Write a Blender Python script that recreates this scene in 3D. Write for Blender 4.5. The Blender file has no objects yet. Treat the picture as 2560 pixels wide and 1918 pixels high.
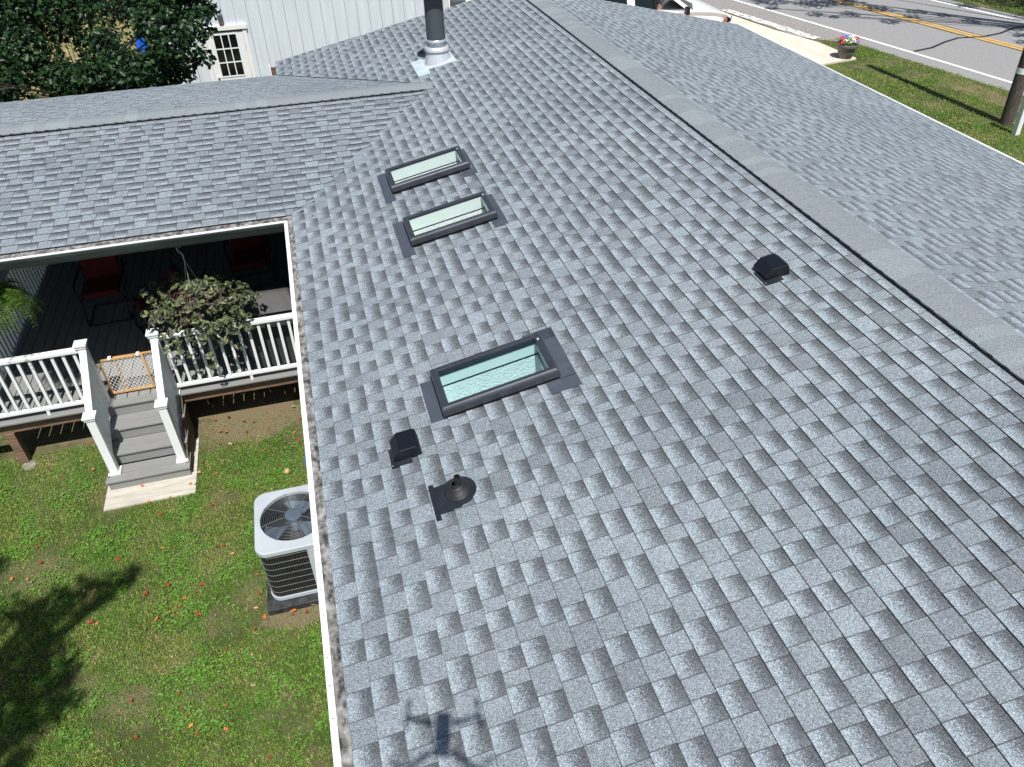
import bpy, bmesh, math, random
import numpy as np
from mathutils import Vector, Matrix, noise
R_ = random.Random(7)
rng = np.random.default_rng(11)
SC = bpy.context.scene
COL = SC.collection
# ------------------------------------------------------------------ dimensions (metres)
S = 0.1989; W = 4.6026; NS = math.hypot(1, S)          # west slope: pitch, half span
SE = 0.2298; WE = 4.617; NE = math.hypot(1, SE)        # east slope
YG = 15.257                                            # far gable end
YW = 8.7583; YR = 11.5662; SW = 0.1548; NW = math.hypot(1, SW)   # wing near eave, wing ridge, pitch
ZR = W * S; ZE = ZR - WE * SE; ZWR = (YR - YW) * SW; XR = ZWR / S
YF = 2 * YR - YW
G = -3.0; DK = -2.29
SUN = Vector((0.0306, 0.489, -0.8717)).normalized()

# ------------------------------------------------------------------ helpers
def tag(o, label=None, cat=None, group=None, kind=None):
    if label: o['label'] = label
    if cat: o['category'] = cat
    if group: o['group'] = group
    if kind: o['kind'] = kind
    return o
def thing(name, loc, label, cat, group=None):
    o = bpy.data.objects.new(name, None); COL.objects.link(o); o.location = loc
    return tag(o, label, cat, group)
def wloc(p):
    v = Vector((0, 0, 0))
    while p is not None: v += Vector(p.location); p = p.parent
    return v
class MB:
    def __init__(s): s.v = []; s.f = []; s.uv = []; s.col = []; s.mi = []
    def face(s, pts):
        i = len(s.v); s.v += [tuple(p) for p in pts]; s.f.append(tuple(range(i, i + len(pts)))); return s
    def box(s, c, d, m=None):
        i = len(s.v); x, y, z = d[0] / 2, d[1] / 2, d[2] / 2; c = Vector(c)
        for a in ((-x, -y, -z), (x, -y, -z), (x, y, -z), (-x, y, -z), (-x, -y, z), (x, -y, z), (x, y, z), (-x, y, z)):
            p = Vector(a)
            if m is not None: p = m @ p
            s.v.append(tuple(p + c))
        for q in ((0, 3, 2, 1), (4, 5, 6, 7), (0, 1, 5, 4), (1, 2, 6, 5), (2, 3, 7, 6), (3, 0, 4, 7)):
            s.f.append(tuple(i + k for k in q))
        return s
    def bb(s, x0, x1, y0, y1, z0, z1):
        return s.box(((x0 + x1) / 2, (y0 + y1) / 2, (z0 + z1) / 2), (abs(x1 - x0), abs(y1 - y0), abs(z1 - z0)))
    def bar(s, a, b, w, h, up=(0, 0, 1)):
        a = Vector(a); b = Vector(b); d = (b - a); L = d.length; d.normalize(); u = Vector(up)
        r = d.cross(u)
        if r.length < 1e-4: r = Vector((1, 0, 0))
        r.normalize(); u = r.cross(d)
        m = Matrix((r, d, u)).transposed()
        return s.box((a + b) / 2, (w, L, h), m)
    def tube(s, pts, r, n=8, cap=True):
        pts = [Vector(p) for p in pts]; k0 = len(s.v); N = len(pts)
        for i, p in enumerate(pts):
            d = (pts[min(i + 1, N - 1)] - pts[max(i - 1, 0)]).normalized()
            u = Vector((0, 0, 1)) if abs(d.z) < .9 else Vector((1, 0, 0))
            a = d.cross(u).normalized(); b = a.cross(d)
            rr = r[i] if isinstance(r, (list, tuple)) else r
            for k in range(n):
                t = 2 * math.pi * k / n; s.v.append(tuple(p + (a * math.cos(t) + b * math.sin(t)) * rr))
        for i in range(N - 1):
            for k in range(n):
                s.f.append((k0 + i * n + k, k0 + i * n + (k + 1) % n, k0 + (i + 1) * n + (k + 1) % n, k0 + (i + 1) * n + k))
        if cap:
            s.f.append(tuple(k0 + k for k in range(n))[::-1]); s.f.append(tuple(k0 + (N - 1) * n + k for k in range(n)))
        return s
    def lathe(s, c, prof, n=28, m=None, close=False):
        c = Vector(c); k0 = len(s.v); N = len(prof)
        for r, z in prof:
            for k in range(n):
                t = 2 * math.pi * k / n; p = Vector((r * math.cos(t), r * math.sin(t), z))
                if m is not None: p = m @ p
                s.v.append(tuple(p + c))
        for i in range(N - 1):
            for k in range(n):
                s.f.append((k0 + i * n + k, k0 + i * n + (k + 1) % n, k0 + (i + 1) * n + (k + 1) % n, k0 + (i + 1) * n + k))
        if close:
            s.f.append(tuple(k0 + k for k in range(n))[::-1]); s.f.append(tuple(k0 + (N - 1) * n + k for k in range(n)))
        return s
    def prism(s, poly, a, b, axis='y'):
        # poly of (p,q) extruded between a and b; axis y: (x,z) axis x: (y,z) axis z: (x,y)
        def P(p, t): return {'y': (p[0], t, p[1]), 'x': (t, p[0], p[1]), 'z': (p[0], p[1], t)}[axis]
        k = len(s.v); n = len(poly)
        s.v += [P(p, a) for p in poly] + [P(p, b) for p in poly]
        s.f.append(tuple(k + i for i in range(n))[::-1]); s.f.append(tuple(k + n + i for i in range(n)))
        for i in range(n): s.f.append((k + i, k + (i + 1) % n, k + n + (i + 1) % n, k + n + i))
        return s
    def build(s, name, mat, parent=None, label=None, bevel=0, smooth=None, fix=True, kind=None):
        me = bpy.data.meshes.new(name)
        off = wloc(parent)
        vv = [(x - off.x, y - off.y, z - off.z) for x, y, z in s.v]
        me.from_pydata(vv, [], s.f)
        if s.uv:
            l = me.uv_layers.new(name='UVMap'); l.data.foreach_set('uv', np.array(s.uv, dtype=np.float32).ravel())
        if s.col:
            l = me.color_attributes.new('tab', 'FLOAT_COLOR', 'CORNER'); l.data.foreach_set('color', np.array(s.col, dtype=np.float32).ravel())
        if fix and not s.uv:
            bm = bmesh.new(); bm.from_mesh(me); bmesh.ops.recalc_face_normals(bm, faces=bm.faces); bm.to_mesh(me); bm.free()
        for m_ in (mat if isinstance(mat, list) else [mat]): me.materials.append(m_)
        if s.mi: me.polygons.foreach_set('material_index', s.mi)
        o = bpy.data.objects.new(name, me); COL.objects.link(o); o.parent = parent
        if label: o['label'] = label
        if kind: o['kind'] = kind
        if smooth is not None:
            me.shade_smooth(); me.set_sharp_from_angle(angle=math.radians(smooth))
        if bevel:
            b = o.modifiers.new('bev', 'BEVEL'); b.width = bevel; b.segments = 2; b.limit_method = 'ANGLE'; b.angle_limit = math.radians(40)
        return o
def copy_tree(o, parent=None):
    c = o.copy(); COL.objects.link(c); c.parent = parent
    for ch in [x for x in COL.objects if x.parent == o]: copy_tree(ch, c)
    return c

# ------------------------------------------------------------------ materials
def nodes(name):
    m = bpy.data.materials.new(name); m.use_nodes = True; nt = m.node_tree
    return m, nt, nt.nodes['Principled BSDF'], nt.nodes, nt.links
def c4(c): return (c[0], c[1], c[2], 1)
def mat(name, col, rough=.6, metal=0, var=.12, scale=6, col2=None, bump=0, bscale=80, spec=.5, detail=4, stretch=None, thr=(.35, .65)):
    m, nt, b, ns, lk = nodes(name)
    b.inputs['Roughness'].default_value = rough; b.inputs['Metallic'].default_value = metal
    b.inputs['Specular IOR Level'].default_value = spec
    tc = ns.new('ShaderNodeTexCoord'); mp = ns.new('ShaderNodeMapping'); lk.new(tc.outputs['Object'], mp.inputs[0])
    if stretch: mp.inputs['Scale'].default_value = stretch
    nz = ns.new('ShaderNodeTexNoise'); nz.inputs['Scale'].default_value = scale; nz.inputs['Detail'].default_value = detail
    nz.inputs['Roughness'].default_value = .65
    lk.new(mp.outputs[0], nz.inputs['Vector'])
    r = ns.new('ShaderNodeValToRGB'); lk.new(nz.outputs[0], r.inputs[0])
    c2 = col2 if col2 else tuple(x * (1 - var * 1.5) for x in col); c1 = col if col2 else tuple(min(1, x * (1 + var)) for x in col)
    r.color_ramp.elements[0].color = c4(c2); r.color_ramp.elements[1].color = c4(c1)
    r.color_ramp.elements[0].position = thr[0]; r.color_ramp.elements[1].position = thr[1]
    lk.new(r.outputs[0], b.inputs['Base Color'])
    if bump:
        n2 = ns.new('ShaderNodeTexNoise'); n2.inputs['Scale'].default_value = bscale; n2.inputs['Detail'].default_value = 3
        lk.new(mp.outputs[0], n2.inputs['Vector'])
        bp = ns.new('ShaderNodeBump'); bp.inputs['Strength'].default_value = bump; bp.inputs['Distance'].default_value = .01
        lk.new(n2.outputs[0], bp.inputs['Height']); lk.new(bp.outputs[0], b.inputs['Normal'])
    return m
def leafmat(name, cols, rough=.5, trans=.25, scale=3.0):
    # colour varies leaf by leaf through the random-per-island value, and slowly with position
    m, nt, b, ns, lk = nodes(name)
    g = ns.new('ShaderNodeNewGeometry'); r = ns.new('ShaderNodeValToRGB'); lk.new(g.outputs['Random Per Island'], r.inputs[0])
    el = r.color_ramp.elements
    while len(el) < len(cols): el.new(.5)
    for i, c in enumerate(cols): el[i].position = i / max(1, len(cols) - 1); el[i].color = c4(c)
    lk.new(r.outputs[0], b.inputs['Base Color']); b.inputs['Roughness'].default_value = rough
    b.inputs['Specular IOR Level'].default_value = .4
    out = ns['Material Output']; tr = ns.new('ShaderNodeBsdfTranslucent'); mx = ns.new('ShaderNodeMixShader'); mx.inputs[0].default_value = trans
    lk.new(r.outputs[0], tr.inputs[0]); lk.new(b.outputs[0], mx.inputs[1]); lk.new(tr.outputs[0], mx.inputs[2]); lk.new(mx.outputs[0], out.inputs[0])
    return m
def math_(ns, lk, op, a, b=None, c=None):
    n = ns.new('ShaderNodeMath'); n.operation = op
    for i, x in enumerate((a, b, c)):
        if x is None: continue
        if isinstance(x, (int, float)): n.inputs[i].default_value = x
        else: lk.new(x, n.inputs[i])
    return n.outputs[0]
def mixc(ns, lk, f, a, b, mode='MIX'):
    n = ns.new('ShaderNodeMix'); n.data_type = 'RGBA'; n.blend_type = mode
    if isinstance(f, (int, float)): n.inputs[0].default_value = f
    else: lk.new(f, n.inputs[0])
    for i, x in ((6, a), (7, b)):
        if isinstance(x, tuple): n.inputs[i].default_value = c4(x)
        else: lk.new(x, n.inputs[i])
    return n.outputs[2]
def ramp(ns, lk, x, stops):
    r = ns.new('ShaderNodeValToRGB'); el = r.color_ramp.elements
    while len(el) < len(stops): el.new(.5)
    for i, (p, c) in enumerate(stops): el[i].position = p; el[i].color = c4(c)
    lk.new(x, r.inputs[0]); return r.outputs[0]

def shingle_mat(name, blend=1.0):
    m, nt, b, ns, lk = nodes(name)
    uv = ns.new('ShaderNodeUVMap'); uv.uv_map = 'UVMap'; sx = ns.new('ShaderNodeSeparateXYZ'); lk.new(uv.outputs[0], sx.inputs[0])
    at = ns.new('ShaderNodeAttribute'); at.attribute_name = 'tab'; sc = ns.new('ShaderNodeSeparateColor'); lk.new(at.outputs['Color'], sc.inputs[0])
    typ, rnd, wid = sc.outputs[0], sc.outputs[1], sc.outputs[2]
    tc = ns.new('ShaderNodeTexCoord')
    def nz(scale, det=2, rough=.6):
        n = ns.new('ShaderNodeTexNoise'); n.inputs['Scale'].default_value = scale; n.inputs['Detail'].default_value = det; n.inputs['Roughness'].default_value = rough
        lk.new(tc.outputs['Object'], n.inputs['Vector']); return n.outputs[0]
    big = nz(.55, 3); mid = nz(30, 2); gr = nz(120, 4, .9); gr2 = nz(300, 2, .8)
    # blend band: light granules at the butt, dark granules towards the course above
    v = math_(ns, lk, 'ADD', sx.outputs[1], math_(ns, lk, 'MULTIPLY', math_(ns, lk, 'SUBTRACT', mid, .5), .32))
    v = math_(ns, lk, 'ADD', v, math_(ns, lk, 'MULTIPLY', math_(ns, lk, 'SUBTRACT', gr, .5), 1.6))
    vo = ns.new('ShaderNodeTexVoronoi'); vo.inputs['Scale'].default_value = 230; lk.new(tc.outputs['Object'], vo.inputs['Vector'])
    vs = ns.new('ShaderNodeSeparateColor'); lk.new(vo.outputs['Color'], vs.inputs[0])
    v = math_(ns, lk, 'ADD', v, math_(ns, lk, 'MULTIPLY', math_(ns, lk, 'SUBTRACT', vs.outputs[1], .5), .55))
    tooth = ramp(ns, lk, v, [(.24, (.315, .370, .414)), (.40, (.252, .290, .322)), (.50, (.195, .220, .242)), (.60, (.108, .120, .134)), (1, (.082, .091, .102))])
    plain = ramp(ns, lk, rnd, [(0, (.172, .196, .217)), (.3, (.236, .272, .303)), (.65, (.205, .235, .262)), (1, (.268, .312, .349))])
    uu = math_(ns, lk, 'DIVIDE', sx.outputs[0], wid); uu = math_(ns, lk, 'ADD', math_(ns, lk, 'MULTIPLY', uu, .75), math_(ns, lk, 'MULTIPLY', rnd, .35))
    f = math_(ns, lk, 'MULTIPLY', typ, ramp(ns, lk, uu, [(.05, (.62, .62, .62)), (.6, (1, 1, 1))]))
    c = mixc(ns, lk, f, plain, tooth)
    # granules
    gv = math_(ns, lk, 'ADD', math_(ns, lk, 'MULTIPLY', gr, .65), math_(ns, lk, 'MULTIPLY', gr2, .35))
    sp_ = ramp(ns, lk, vs.outputs[0], [(0, (.50, .50, .51)), (.35, (.86, .86, .87)), (.7, (1.04, 1.04, 1.03)), (.88, (1.38, 1.38, 1.37)), (1, (1.65, 1.64, 1.61))])
    gm = ramp(ns, lk, gv, [(.36, (.45, .45, .46)), (.48, (.90, .91, .92)), (.53, (1.08, 1.08, 1.07)), (.64, (1.6, 1.59, 1.57))])
    c = mixc(ns, lk, 1.0, c, gm, 'MULTIPLY'); c = mixc(ns, lk, 1.0, c, sp_, 'MULTIPLY')
    bm_ = ramp(ns, lk, big, [(.3, (.88, .89, .90)), (.7, (1.08, 1.07, 1.05))])
    c = mixc(ns, lk, 1.0, c, bm_, 'MULTIPLY')
    # asphalt seam at the side of every tab
    e = math_(ns, lk, 'MINIMUM', sx.outputs[0], math_(ns, lk, 'SUBTRACT', wid, sx.outputs[0]))
    sm = math_(ns, lk, 'LESS_THAN', e, .0033)
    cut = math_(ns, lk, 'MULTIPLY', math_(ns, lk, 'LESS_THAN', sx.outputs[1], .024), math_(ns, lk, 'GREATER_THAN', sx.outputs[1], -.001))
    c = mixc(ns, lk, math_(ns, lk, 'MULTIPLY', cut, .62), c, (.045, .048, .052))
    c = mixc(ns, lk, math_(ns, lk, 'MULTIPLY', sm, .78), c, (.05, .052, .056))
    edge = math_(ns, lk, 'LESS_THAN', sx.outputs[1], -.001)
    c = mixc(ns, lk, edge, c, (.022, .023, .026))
    lk.new(c, b.inputs['Base Color']); b.inputs['Roughness'].default_value = .85; b.inputs['Specular IOR Level'].default_value = .35
    bp = ns.new('ShaderNodeBump'); bp.inputs['Strength'].default_value = .5; bp.inputs['Distance'].default_value = .003
    lk.new(gv, bp.inputs['Height']); lk.new(bp.outputs[0], b.inputs['Normal'])
    return m

M = {}
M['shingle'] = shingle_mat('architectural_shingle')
M['cap'] = mat('cap_shingle', (.30, .340, .362), .88, var=.3, scale=150, detail=4, thr=(.40, .60), col2=(.13, .147, .157), bump=.4, bscale=300)
M['cap_light'] = mat('cap_shingle_light', (.33, .375, .40), .88, scale=150, detail=4, thr=(.40, .60), col2=(.15, .172, .185), bump=.4, bscale=300)
M['black'] = mat('black_vent', (.008, .008, .009), .7, var=.2)
M['hood'] = mat('black_hood', (.005, .007, .011), .42, var=.2, scale=20)
M['rubber'] = mat('black_rubber', (.020, .020, .021), .55, var=.3, scale=25)
M['flash'] = mat('bronze_flashing', (.085, .098, .125), .42, metal=.25, var=.1, scale=4)
M['darkflash'] = mat('dark_flashing', (.022, .028, .036), .45, metal=.2, var=.2)
M['clad'] = mat('bronze_cladding', (.072, .080, .096), .33, metal=.5, var=.1, scale=5)
M['alu'] = mat('galvanised_metal', (.74, .77, .79), .34, metal=.45, var=.12, scale=5, stretch=(1, 1, .3))
M['galv'] = mat('weathered_galvanised', (.40, .46, .50), .45, metal=.5, col2=(.16, .22, .27), scale=18)
M['galvplate'] = mat('painted_plate', (.55, .65, .70), .5, metal=.2, var=.08)
M['pipe'] = mat('black_stove_pipe', (.058, .074, .084), .6, var=.35, scale=220, detail=2)
M['white'] = mat('white_vinyl', (.80, .82, .83), .38, var=.025, scale=3)
M['whitetrim'] = mat('white_trim', (.82, .82, .81), .45, col2=(.60, .60, .58), scale=7, detail=10, thr=(.25, .42))
M['beam'] = mat('sage_painted_beam', (.12, .14, .13), .6, var=.1, scale=3)
M['gutterface'] = mat('grey_gutter_face', (.085, .11, .125), .4, metal=.1, var=.1, scale=4)
M['soot'] = mat('stained_gutter_guard', (.40, .395, .38), .75, col2=(.035, .034, .031), scale=17, detail=12, bump=.4, bscale=60, thr=(.38, .66), stretch=(1, .6, 1))
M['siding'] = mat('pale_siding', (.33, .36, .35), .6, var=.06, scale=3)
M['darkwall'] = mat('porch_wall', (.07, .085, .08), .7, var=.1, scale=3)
M['wood'] = mat('weathered_wood', (.20, .125, .082), .8, var=.3, scale=9, stretch=(.6, 6, 6), bump=.2)
M['deck'] = mat('grey_composite', (.26, .265, .262), .62, var=.07, scale=7, stretch=(8, .8, 8), bump=.08, bscale=60)
M['tread'] = mat('grey_composite_tread', (.24, .243, .238), .62, var=.06, scale=7, stretch=(.8, 8, 8), bump=.08, bscale=60)
M['darkwood'] = mat('dark_stained_wood', (.10, .075, .055), .85, var=.3, scale=8, stretch=(1, 1, 6))
M['pine'] = mat('gate_pine', (.60, .36, .16), .5, var=.15, scale=8, stretch=(1, 1, 1))
M['plasticmesh'] = mat('white_plastic_mesh', (.80, .80, .78), .5, var=.02)
M['concrete'] = mat('concrete_slab', (.52, .49, .42), .85, var=.16, scale=3, stretch=(.7, 5, 1), bump=.2, bscale=50, detail=7)
M['ac'] = mat('condenser_grey', (.50, .55, .59), .38, metal=.1, var=.05, scale=3)
M['acdark'] = mat('condenser_coil', (.012, .012, .013), .55, var=.4, scale=30)
M['acwire'] = mat('fan_guard_wire', (.15, .17, .185), .4, metal=.3, var=.1)
M['louvre'] = mat('coil_guard_wire', (.33, .33, .31), .4, metal=.4, var=.1)
M['blade'] = mat('fan_blade', (.16, .22, .29), .35, metal=.4, var=.1)
M['pad'] = mat('plastic_pad', (.035, .038, .042), .6, var=.5, scale=9, detail=8)
M['label'] = mat('sticker', (.50, .52, .56), .5, var=.05)
M['frametube'] = mat('black_tube', (.010, .010, .011), .35, var=.1)
M['cushion'] = mat('red_cushion', (.11, .004, .010), .85, var=.15, scale=10, bump=.2, bscale=30)
M['grillcover'] = mat('grill_cover', (.036, .037, .040), .62, var=.25, scale=4, bump=.35, bscale=9)
M['basket'] = mat('hanging_basket', (.42, .42, .40), .5, var=.1)
M['barn'] = mat('barn_siding', (.62, .685, .73), .7, var=.06, scale=2, stretch=(3, 3, .35), bump=.1, bscale=40, detail=6)
M['groove'] = mat('siding_groove', (.20, .22, .23), .8, var=.1)
M['pane'] = mat('dark_pane', (.012, .013, .014), .07, var=.4, scale=2)
M['brown'] = mat('rusty_box', (.16, .10, .075), .6, var=.5, scale=30)
M['darkgrey'] = mat('dark_grey_metal', (.075, .088, .098), .5, var=.1)
M['pot'] = mat('grey_resin_pot', (.155, .142, .13), .6, var=.2, scale=9)
M['soil'] = mat('potting_soil', (.03, .02, .015), .95, var=.3, scale=30)
M['pole'] = mat('creosoted_pole', (.095, .078, .066), .9, var=.45, scale=9, stretch=(7, 7, .5), bump=.5, bscale=30)
M['carpaint'] = mat('white_car_paint', (.82, .83, .84), .18, var=.01)
M['carglass'] = mat('tinted_glass', (.008, .012, .011), .04, var=.1)
M['tyre'] = mat('tyre_rubber', (.02, .02, .02), .8, var=.2)
M['rim'] = mat('wheel_rim', (.45, .46, .47), .3, metal=.8, var=.05)
M['amber'] = mat('amber_marker', (.34, .12, .06), .25, var=.1)
M['skin'] = mat('skin', (.52, .27, .20), .55, var=.06)
M['shirt'] = mat('dark_shirt', (.05, .06, .07), .8, var=.1)
M['hair'] = mat('short_hair', (.16, .12, .10), .8, var=.2, scale=40)
M['eye'] = mat('eye', (.02, .015, .012), .2, var=.1)
M['tarp'] = mat('blue_tarp', (.015, .12, .62), .3, var=.4, scale=7, bump=.8, bscale=12)
M['tub'] = mat('slate_tub', (.085, .115, .155), .5, var=.1)
M['drone'] = mat('drone_shell', (.35, .36, .37), .45, var=.05)
M['bark'] = mat('tree_bark', (.06, .048, .038), .95, var=.4, scale=10, stretch=(4, 4, .8), bump=.6, bscale=25)
M['yellow'] = mat('yellow_road_paint', (.68, .40, .075), .7, col2=(.42, .25, .06), scale=5, detail=7, thr=(.28, .5), bump=.1)
M['whiteline'] = mat('white_road_paint', (.88, .88, .87), .7, col2=(.66, .66, .65), scale=6, detail=8, thr=(.25, .42))
M['tar'] = mat('tar_seal', (.022, .022, .024), .6, var=.3, scale=9)
M['asphalt'] = mat('asphalt', (.325, .325, .32), .9, col2=(.215, .215, .218), scale=22, detail=6, bump=.3, bscale=120)
M['shoulder'] = mat('worn_shoulder', (.36, .34, .32), .95, col2=(.18, .17, .16), scale=14, detail=9, bump=.5, bscale=70)
M['chalk'] = mat('broken_white_patch', (.82, .81, .78), .9, col2=(.24, .23, .215), scale=6, detail=10, thr=(.44, .52), bump=.4, bscale=60)
M['apron'] = mat('pale_concrete', (.74, .66, .56), .9, col2=(.58, .51, .42), scale=2.2, detail=9, bump=.15, bscale=60)
M['drywall'] = mat('textured_drywall', (.90, .90, .90), .85, var=.03, scale=10, bump=1, bscale=48)
M['curb'] = mat('white_curb', (.84, .88, .87), .6, var=.02)
M['dirt'] = mat('bare_soil', (.25, .19, .135), .95, var=.3, scale=9, detail=8, bump=.5, bscale=40)

def glass_mat(nm='skylight_glass', tint=(.74, .92, .93, 1), add=.03):
    m, nt, b, ns, lk = nodes(nm)
    out = ns['Material Output']; t = ns.new('ShaderNodeBsdfTransparent'); t.inputs[0].default_value = tint
    g = ns.new('ShaderNodeBsdfGlossy'); g.inputs['Roughness'].default_value = .03; g.inputs[0].default_value = (.9, 1, .98, 1)
    f = ns.new('ShaderNodeFresnel'); f.inputs[0].default_value = 1.55; mx = ns.new('ShaderNodeMixShader')
    lk.new(math_(ns, lk, 'ADD', math_(ns, lk, 'MULTIPLY', f.outputs[0], 1.2), add), mx.inputs[0]); lk.new(t.outputs[0], mx.inputs[1]); lk.new(g.outputs[0], mx.inputs[2]); lk.new(mx.outputs[0], out.inputs[0])
    return m
M['glass'] = glass_mat(); M['glass_sky_sheen'] = glass_mat('sky_sheen_tinted_glass', (.93, 1, .985, 1), .03)  # second glass: lighter tint stands in for sky reflection on the far panes
M['leaf_tree'] = leafmat('broad_leaf', [(.008, .024, .010), (.014, .042, .014), (.024, .066, .018), (.012, .034, .016), (.045, .105, .024)], .42, .28)
M['leaf_fern'] = leafmat('fern_leaf', [(.025, .065, .010), (.06, .13, .016), (.12, .22, .032)], .5, .3)
M['leaf_clover'] = leafmat('clover_leaf', [(.075, .18, .022), (.12, .27, .03), (.17, .34, .045)], .5, .25)
M['leaf_trad'] = leafmat('variegated_leaf', [(.02, .028, .02), (.08, .10, .045), (.15, .17, .08), (.055, .045, .045), (.21, .24, .105), (.03, .05, .03)], .42, .15)
M['leaf_flower'] = leafmat('bedding_leaf', [(.04, .11, .02), (.08, .17, .03)], .5, .2)
M['petal_white'] = mat('white_petals', (.78, .80, .66), .6, var=.05)
M['petal_red'] = mat('red_petals', (.62, .09, .10), .6, var=.15)
M['petal_blue'] = mat('violet_petals', (.24, .20, .62), .6, var=.15)
LEAFC = {'rust-red': mat('rust_leaf', (.30, .055, .022), .7, var=.4, scale=30), 'orange': mat('orange_leaf', (.52, .17, .045), .7, var=.4, scale=30),
         'tan': mat('tan_leaf', (.54, .34, .19), .75, var=.25, scale=30), 'dark brown': mat('brown_leaf', (.13, .035, .022), .7, var=.4, scale=30),
         'yellow-orange': mat('yellow_leaf', (.60, .30, .05), .7, var=.4, scale=30)}
SOIL = [(-1.1, 8.95, .75, .50), (-.72, 5.45, .36, .17), (-2.4, 9.9, 2.6, .85), (17.9, 17.2, .45, 1.6)]
def ground_mat():
    m, nt, b, ns, lk = nodes('lawn_ground')
    g = ns.new('ShaderNodeNewGeometry')
    def nz(s, d=6, r=.65):
        n = ns.new('ShaderNodeTexNoise'); n.inputs['Scale'].default_value = s; n.inputs['Detail'].default_value = d; n.inputs['Roughness'].default_value = r
        lk.new(g.outputs['Position'], n.inputs['Vector']); return n.outputs[0]
    fine = ramp(ns, lk, nz(90, 6, .9), [(.3, (.018, .028, .008)), (.5, (.060, .085, .022)), (.7, (.17, .16, .075))])
    pat = ramp(ns, lk, nz(1.3), [(.45, (0, 0, 0)), (.68, (1, 1, 1))])
    dry = ramp(ns, lk, nz(60, 7, .9), [(.3, (.07, .06, .03)), (.5, (.19, .15, .09)), (.7, (.36, .29, .19))])
    sp = ns.new('ShaderNodeSeparateXYZ'); lk.new(g.outputs['Position'], sp.inputs[0]); X, Y = sp.outputs[0], sp.outputs[1]
    wn = math_(ns, lk, 'MULTIPLY', math_(ns, lk, 'SUBTRACT', nz(4.5, 6, .7), .5), 2.6)
    tot = None
    for (cx_, cy_, rx, ry) in SOIL:
        a_ = math_(ns, lk, 'POWER', math_(ns, lk, 'ABSOLUTE', math_(ns, lk, 'DIVIDE', math_(ns, lk, 'SUBTRACT', X, cx_), rx)), 2)
        b_ = math_(ns, lk, 'POWER', math_(ns, lk, 'ABSOLUTE', math_(ns, lk, 'DIVIDE', math_(ns, lk, 'SUBTRACT', Y, cy_), ry)), 2)
        d_ = math_(ns, lk, 'SUBTRACT', math_(ns, lk, 'ADD', 1.15, wn), math_(ns, lk, 'ADD', a_, b_))
        tot = d_ if tot is None else math_(ns, lk, 'MAXIMUM', tot, d_)
    sm_ = ramp(ns, lk, tot, [(0, (0, 0, 0)), (.45, (1, 1, 1))])
    pat = mixc(ns, lk, 1.0, pat, sm_, 'LIGHTEN')
    c = mixc(ns, lk, pat, fine, dry)
    lk.new(c, b.inputs['Base Color']); b.inputs['Roughness'].default_value = .95; b.inputs['Specular IOR Level'].default_value = .2
    bp = ns.new('ShaderNodeBump'); bp.inputs['Strength'].default_value = .7; bp.inputs['Distance'].default_value = .02
    lk.new(nz(60, 5, .8), bp.inputs['Height']); lk.new(bp.outputs[0], b.inputs['Normal'])
    return m
M['ground'] = ground_mat()
def grass_mat():
    m, nt, b, ns, lk = nodes('grass_blades')
    g = ns.new('ShaderNodeNewGeometry')
    n = ns.new('ShaderNodeTexNoise'); n.inputs['Scale'].default_value = 1.7; n.inputs['Detail'].default_value = 5; lk.new(g.outputs['Position'], n.inputs['Vector'])
    a = ramp(ns, lk, g.outputs['Random Per Island'], [(0, (.065, .145, .022)), (.35, (.135, .270, .034)), (.74, (.22, .385, .055)), (.87, (.29, .35, .095)), (1, (.46, .40, .22))])
    d = ramp(ns, lk, n.outputs[0], [(.34, (.72, .95, .75)), (.5, (1, 1, .95)), (.64, (1.45, 1.08, 1.4))])
    c = mixc(ns, lk, 1.0, a, d, 'MULTIPLY')
    lk.new(c, b.inputs['Base Color']); b.inputs['Roughness'].default_value = .6; b.inputs['Specular IOR Level'].default_value = .25
    out = ns['Material Output']; tr = ns.new('ShaderNodeBsdfTranslucent'); mx = ns.new('ShaderNodeMixShader'); mx.inputs[0].default_value = .25
    lk.new(c, tr.inputs[0]); lk.new(b.outputs[0], mx.inputs[1]); lk.new(tr.outputs[0], mx.inputs[2]); lk.new(mx.outputs[0], out.inputs[0])
    return m
M['grass'] = grass_mat()

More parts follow.
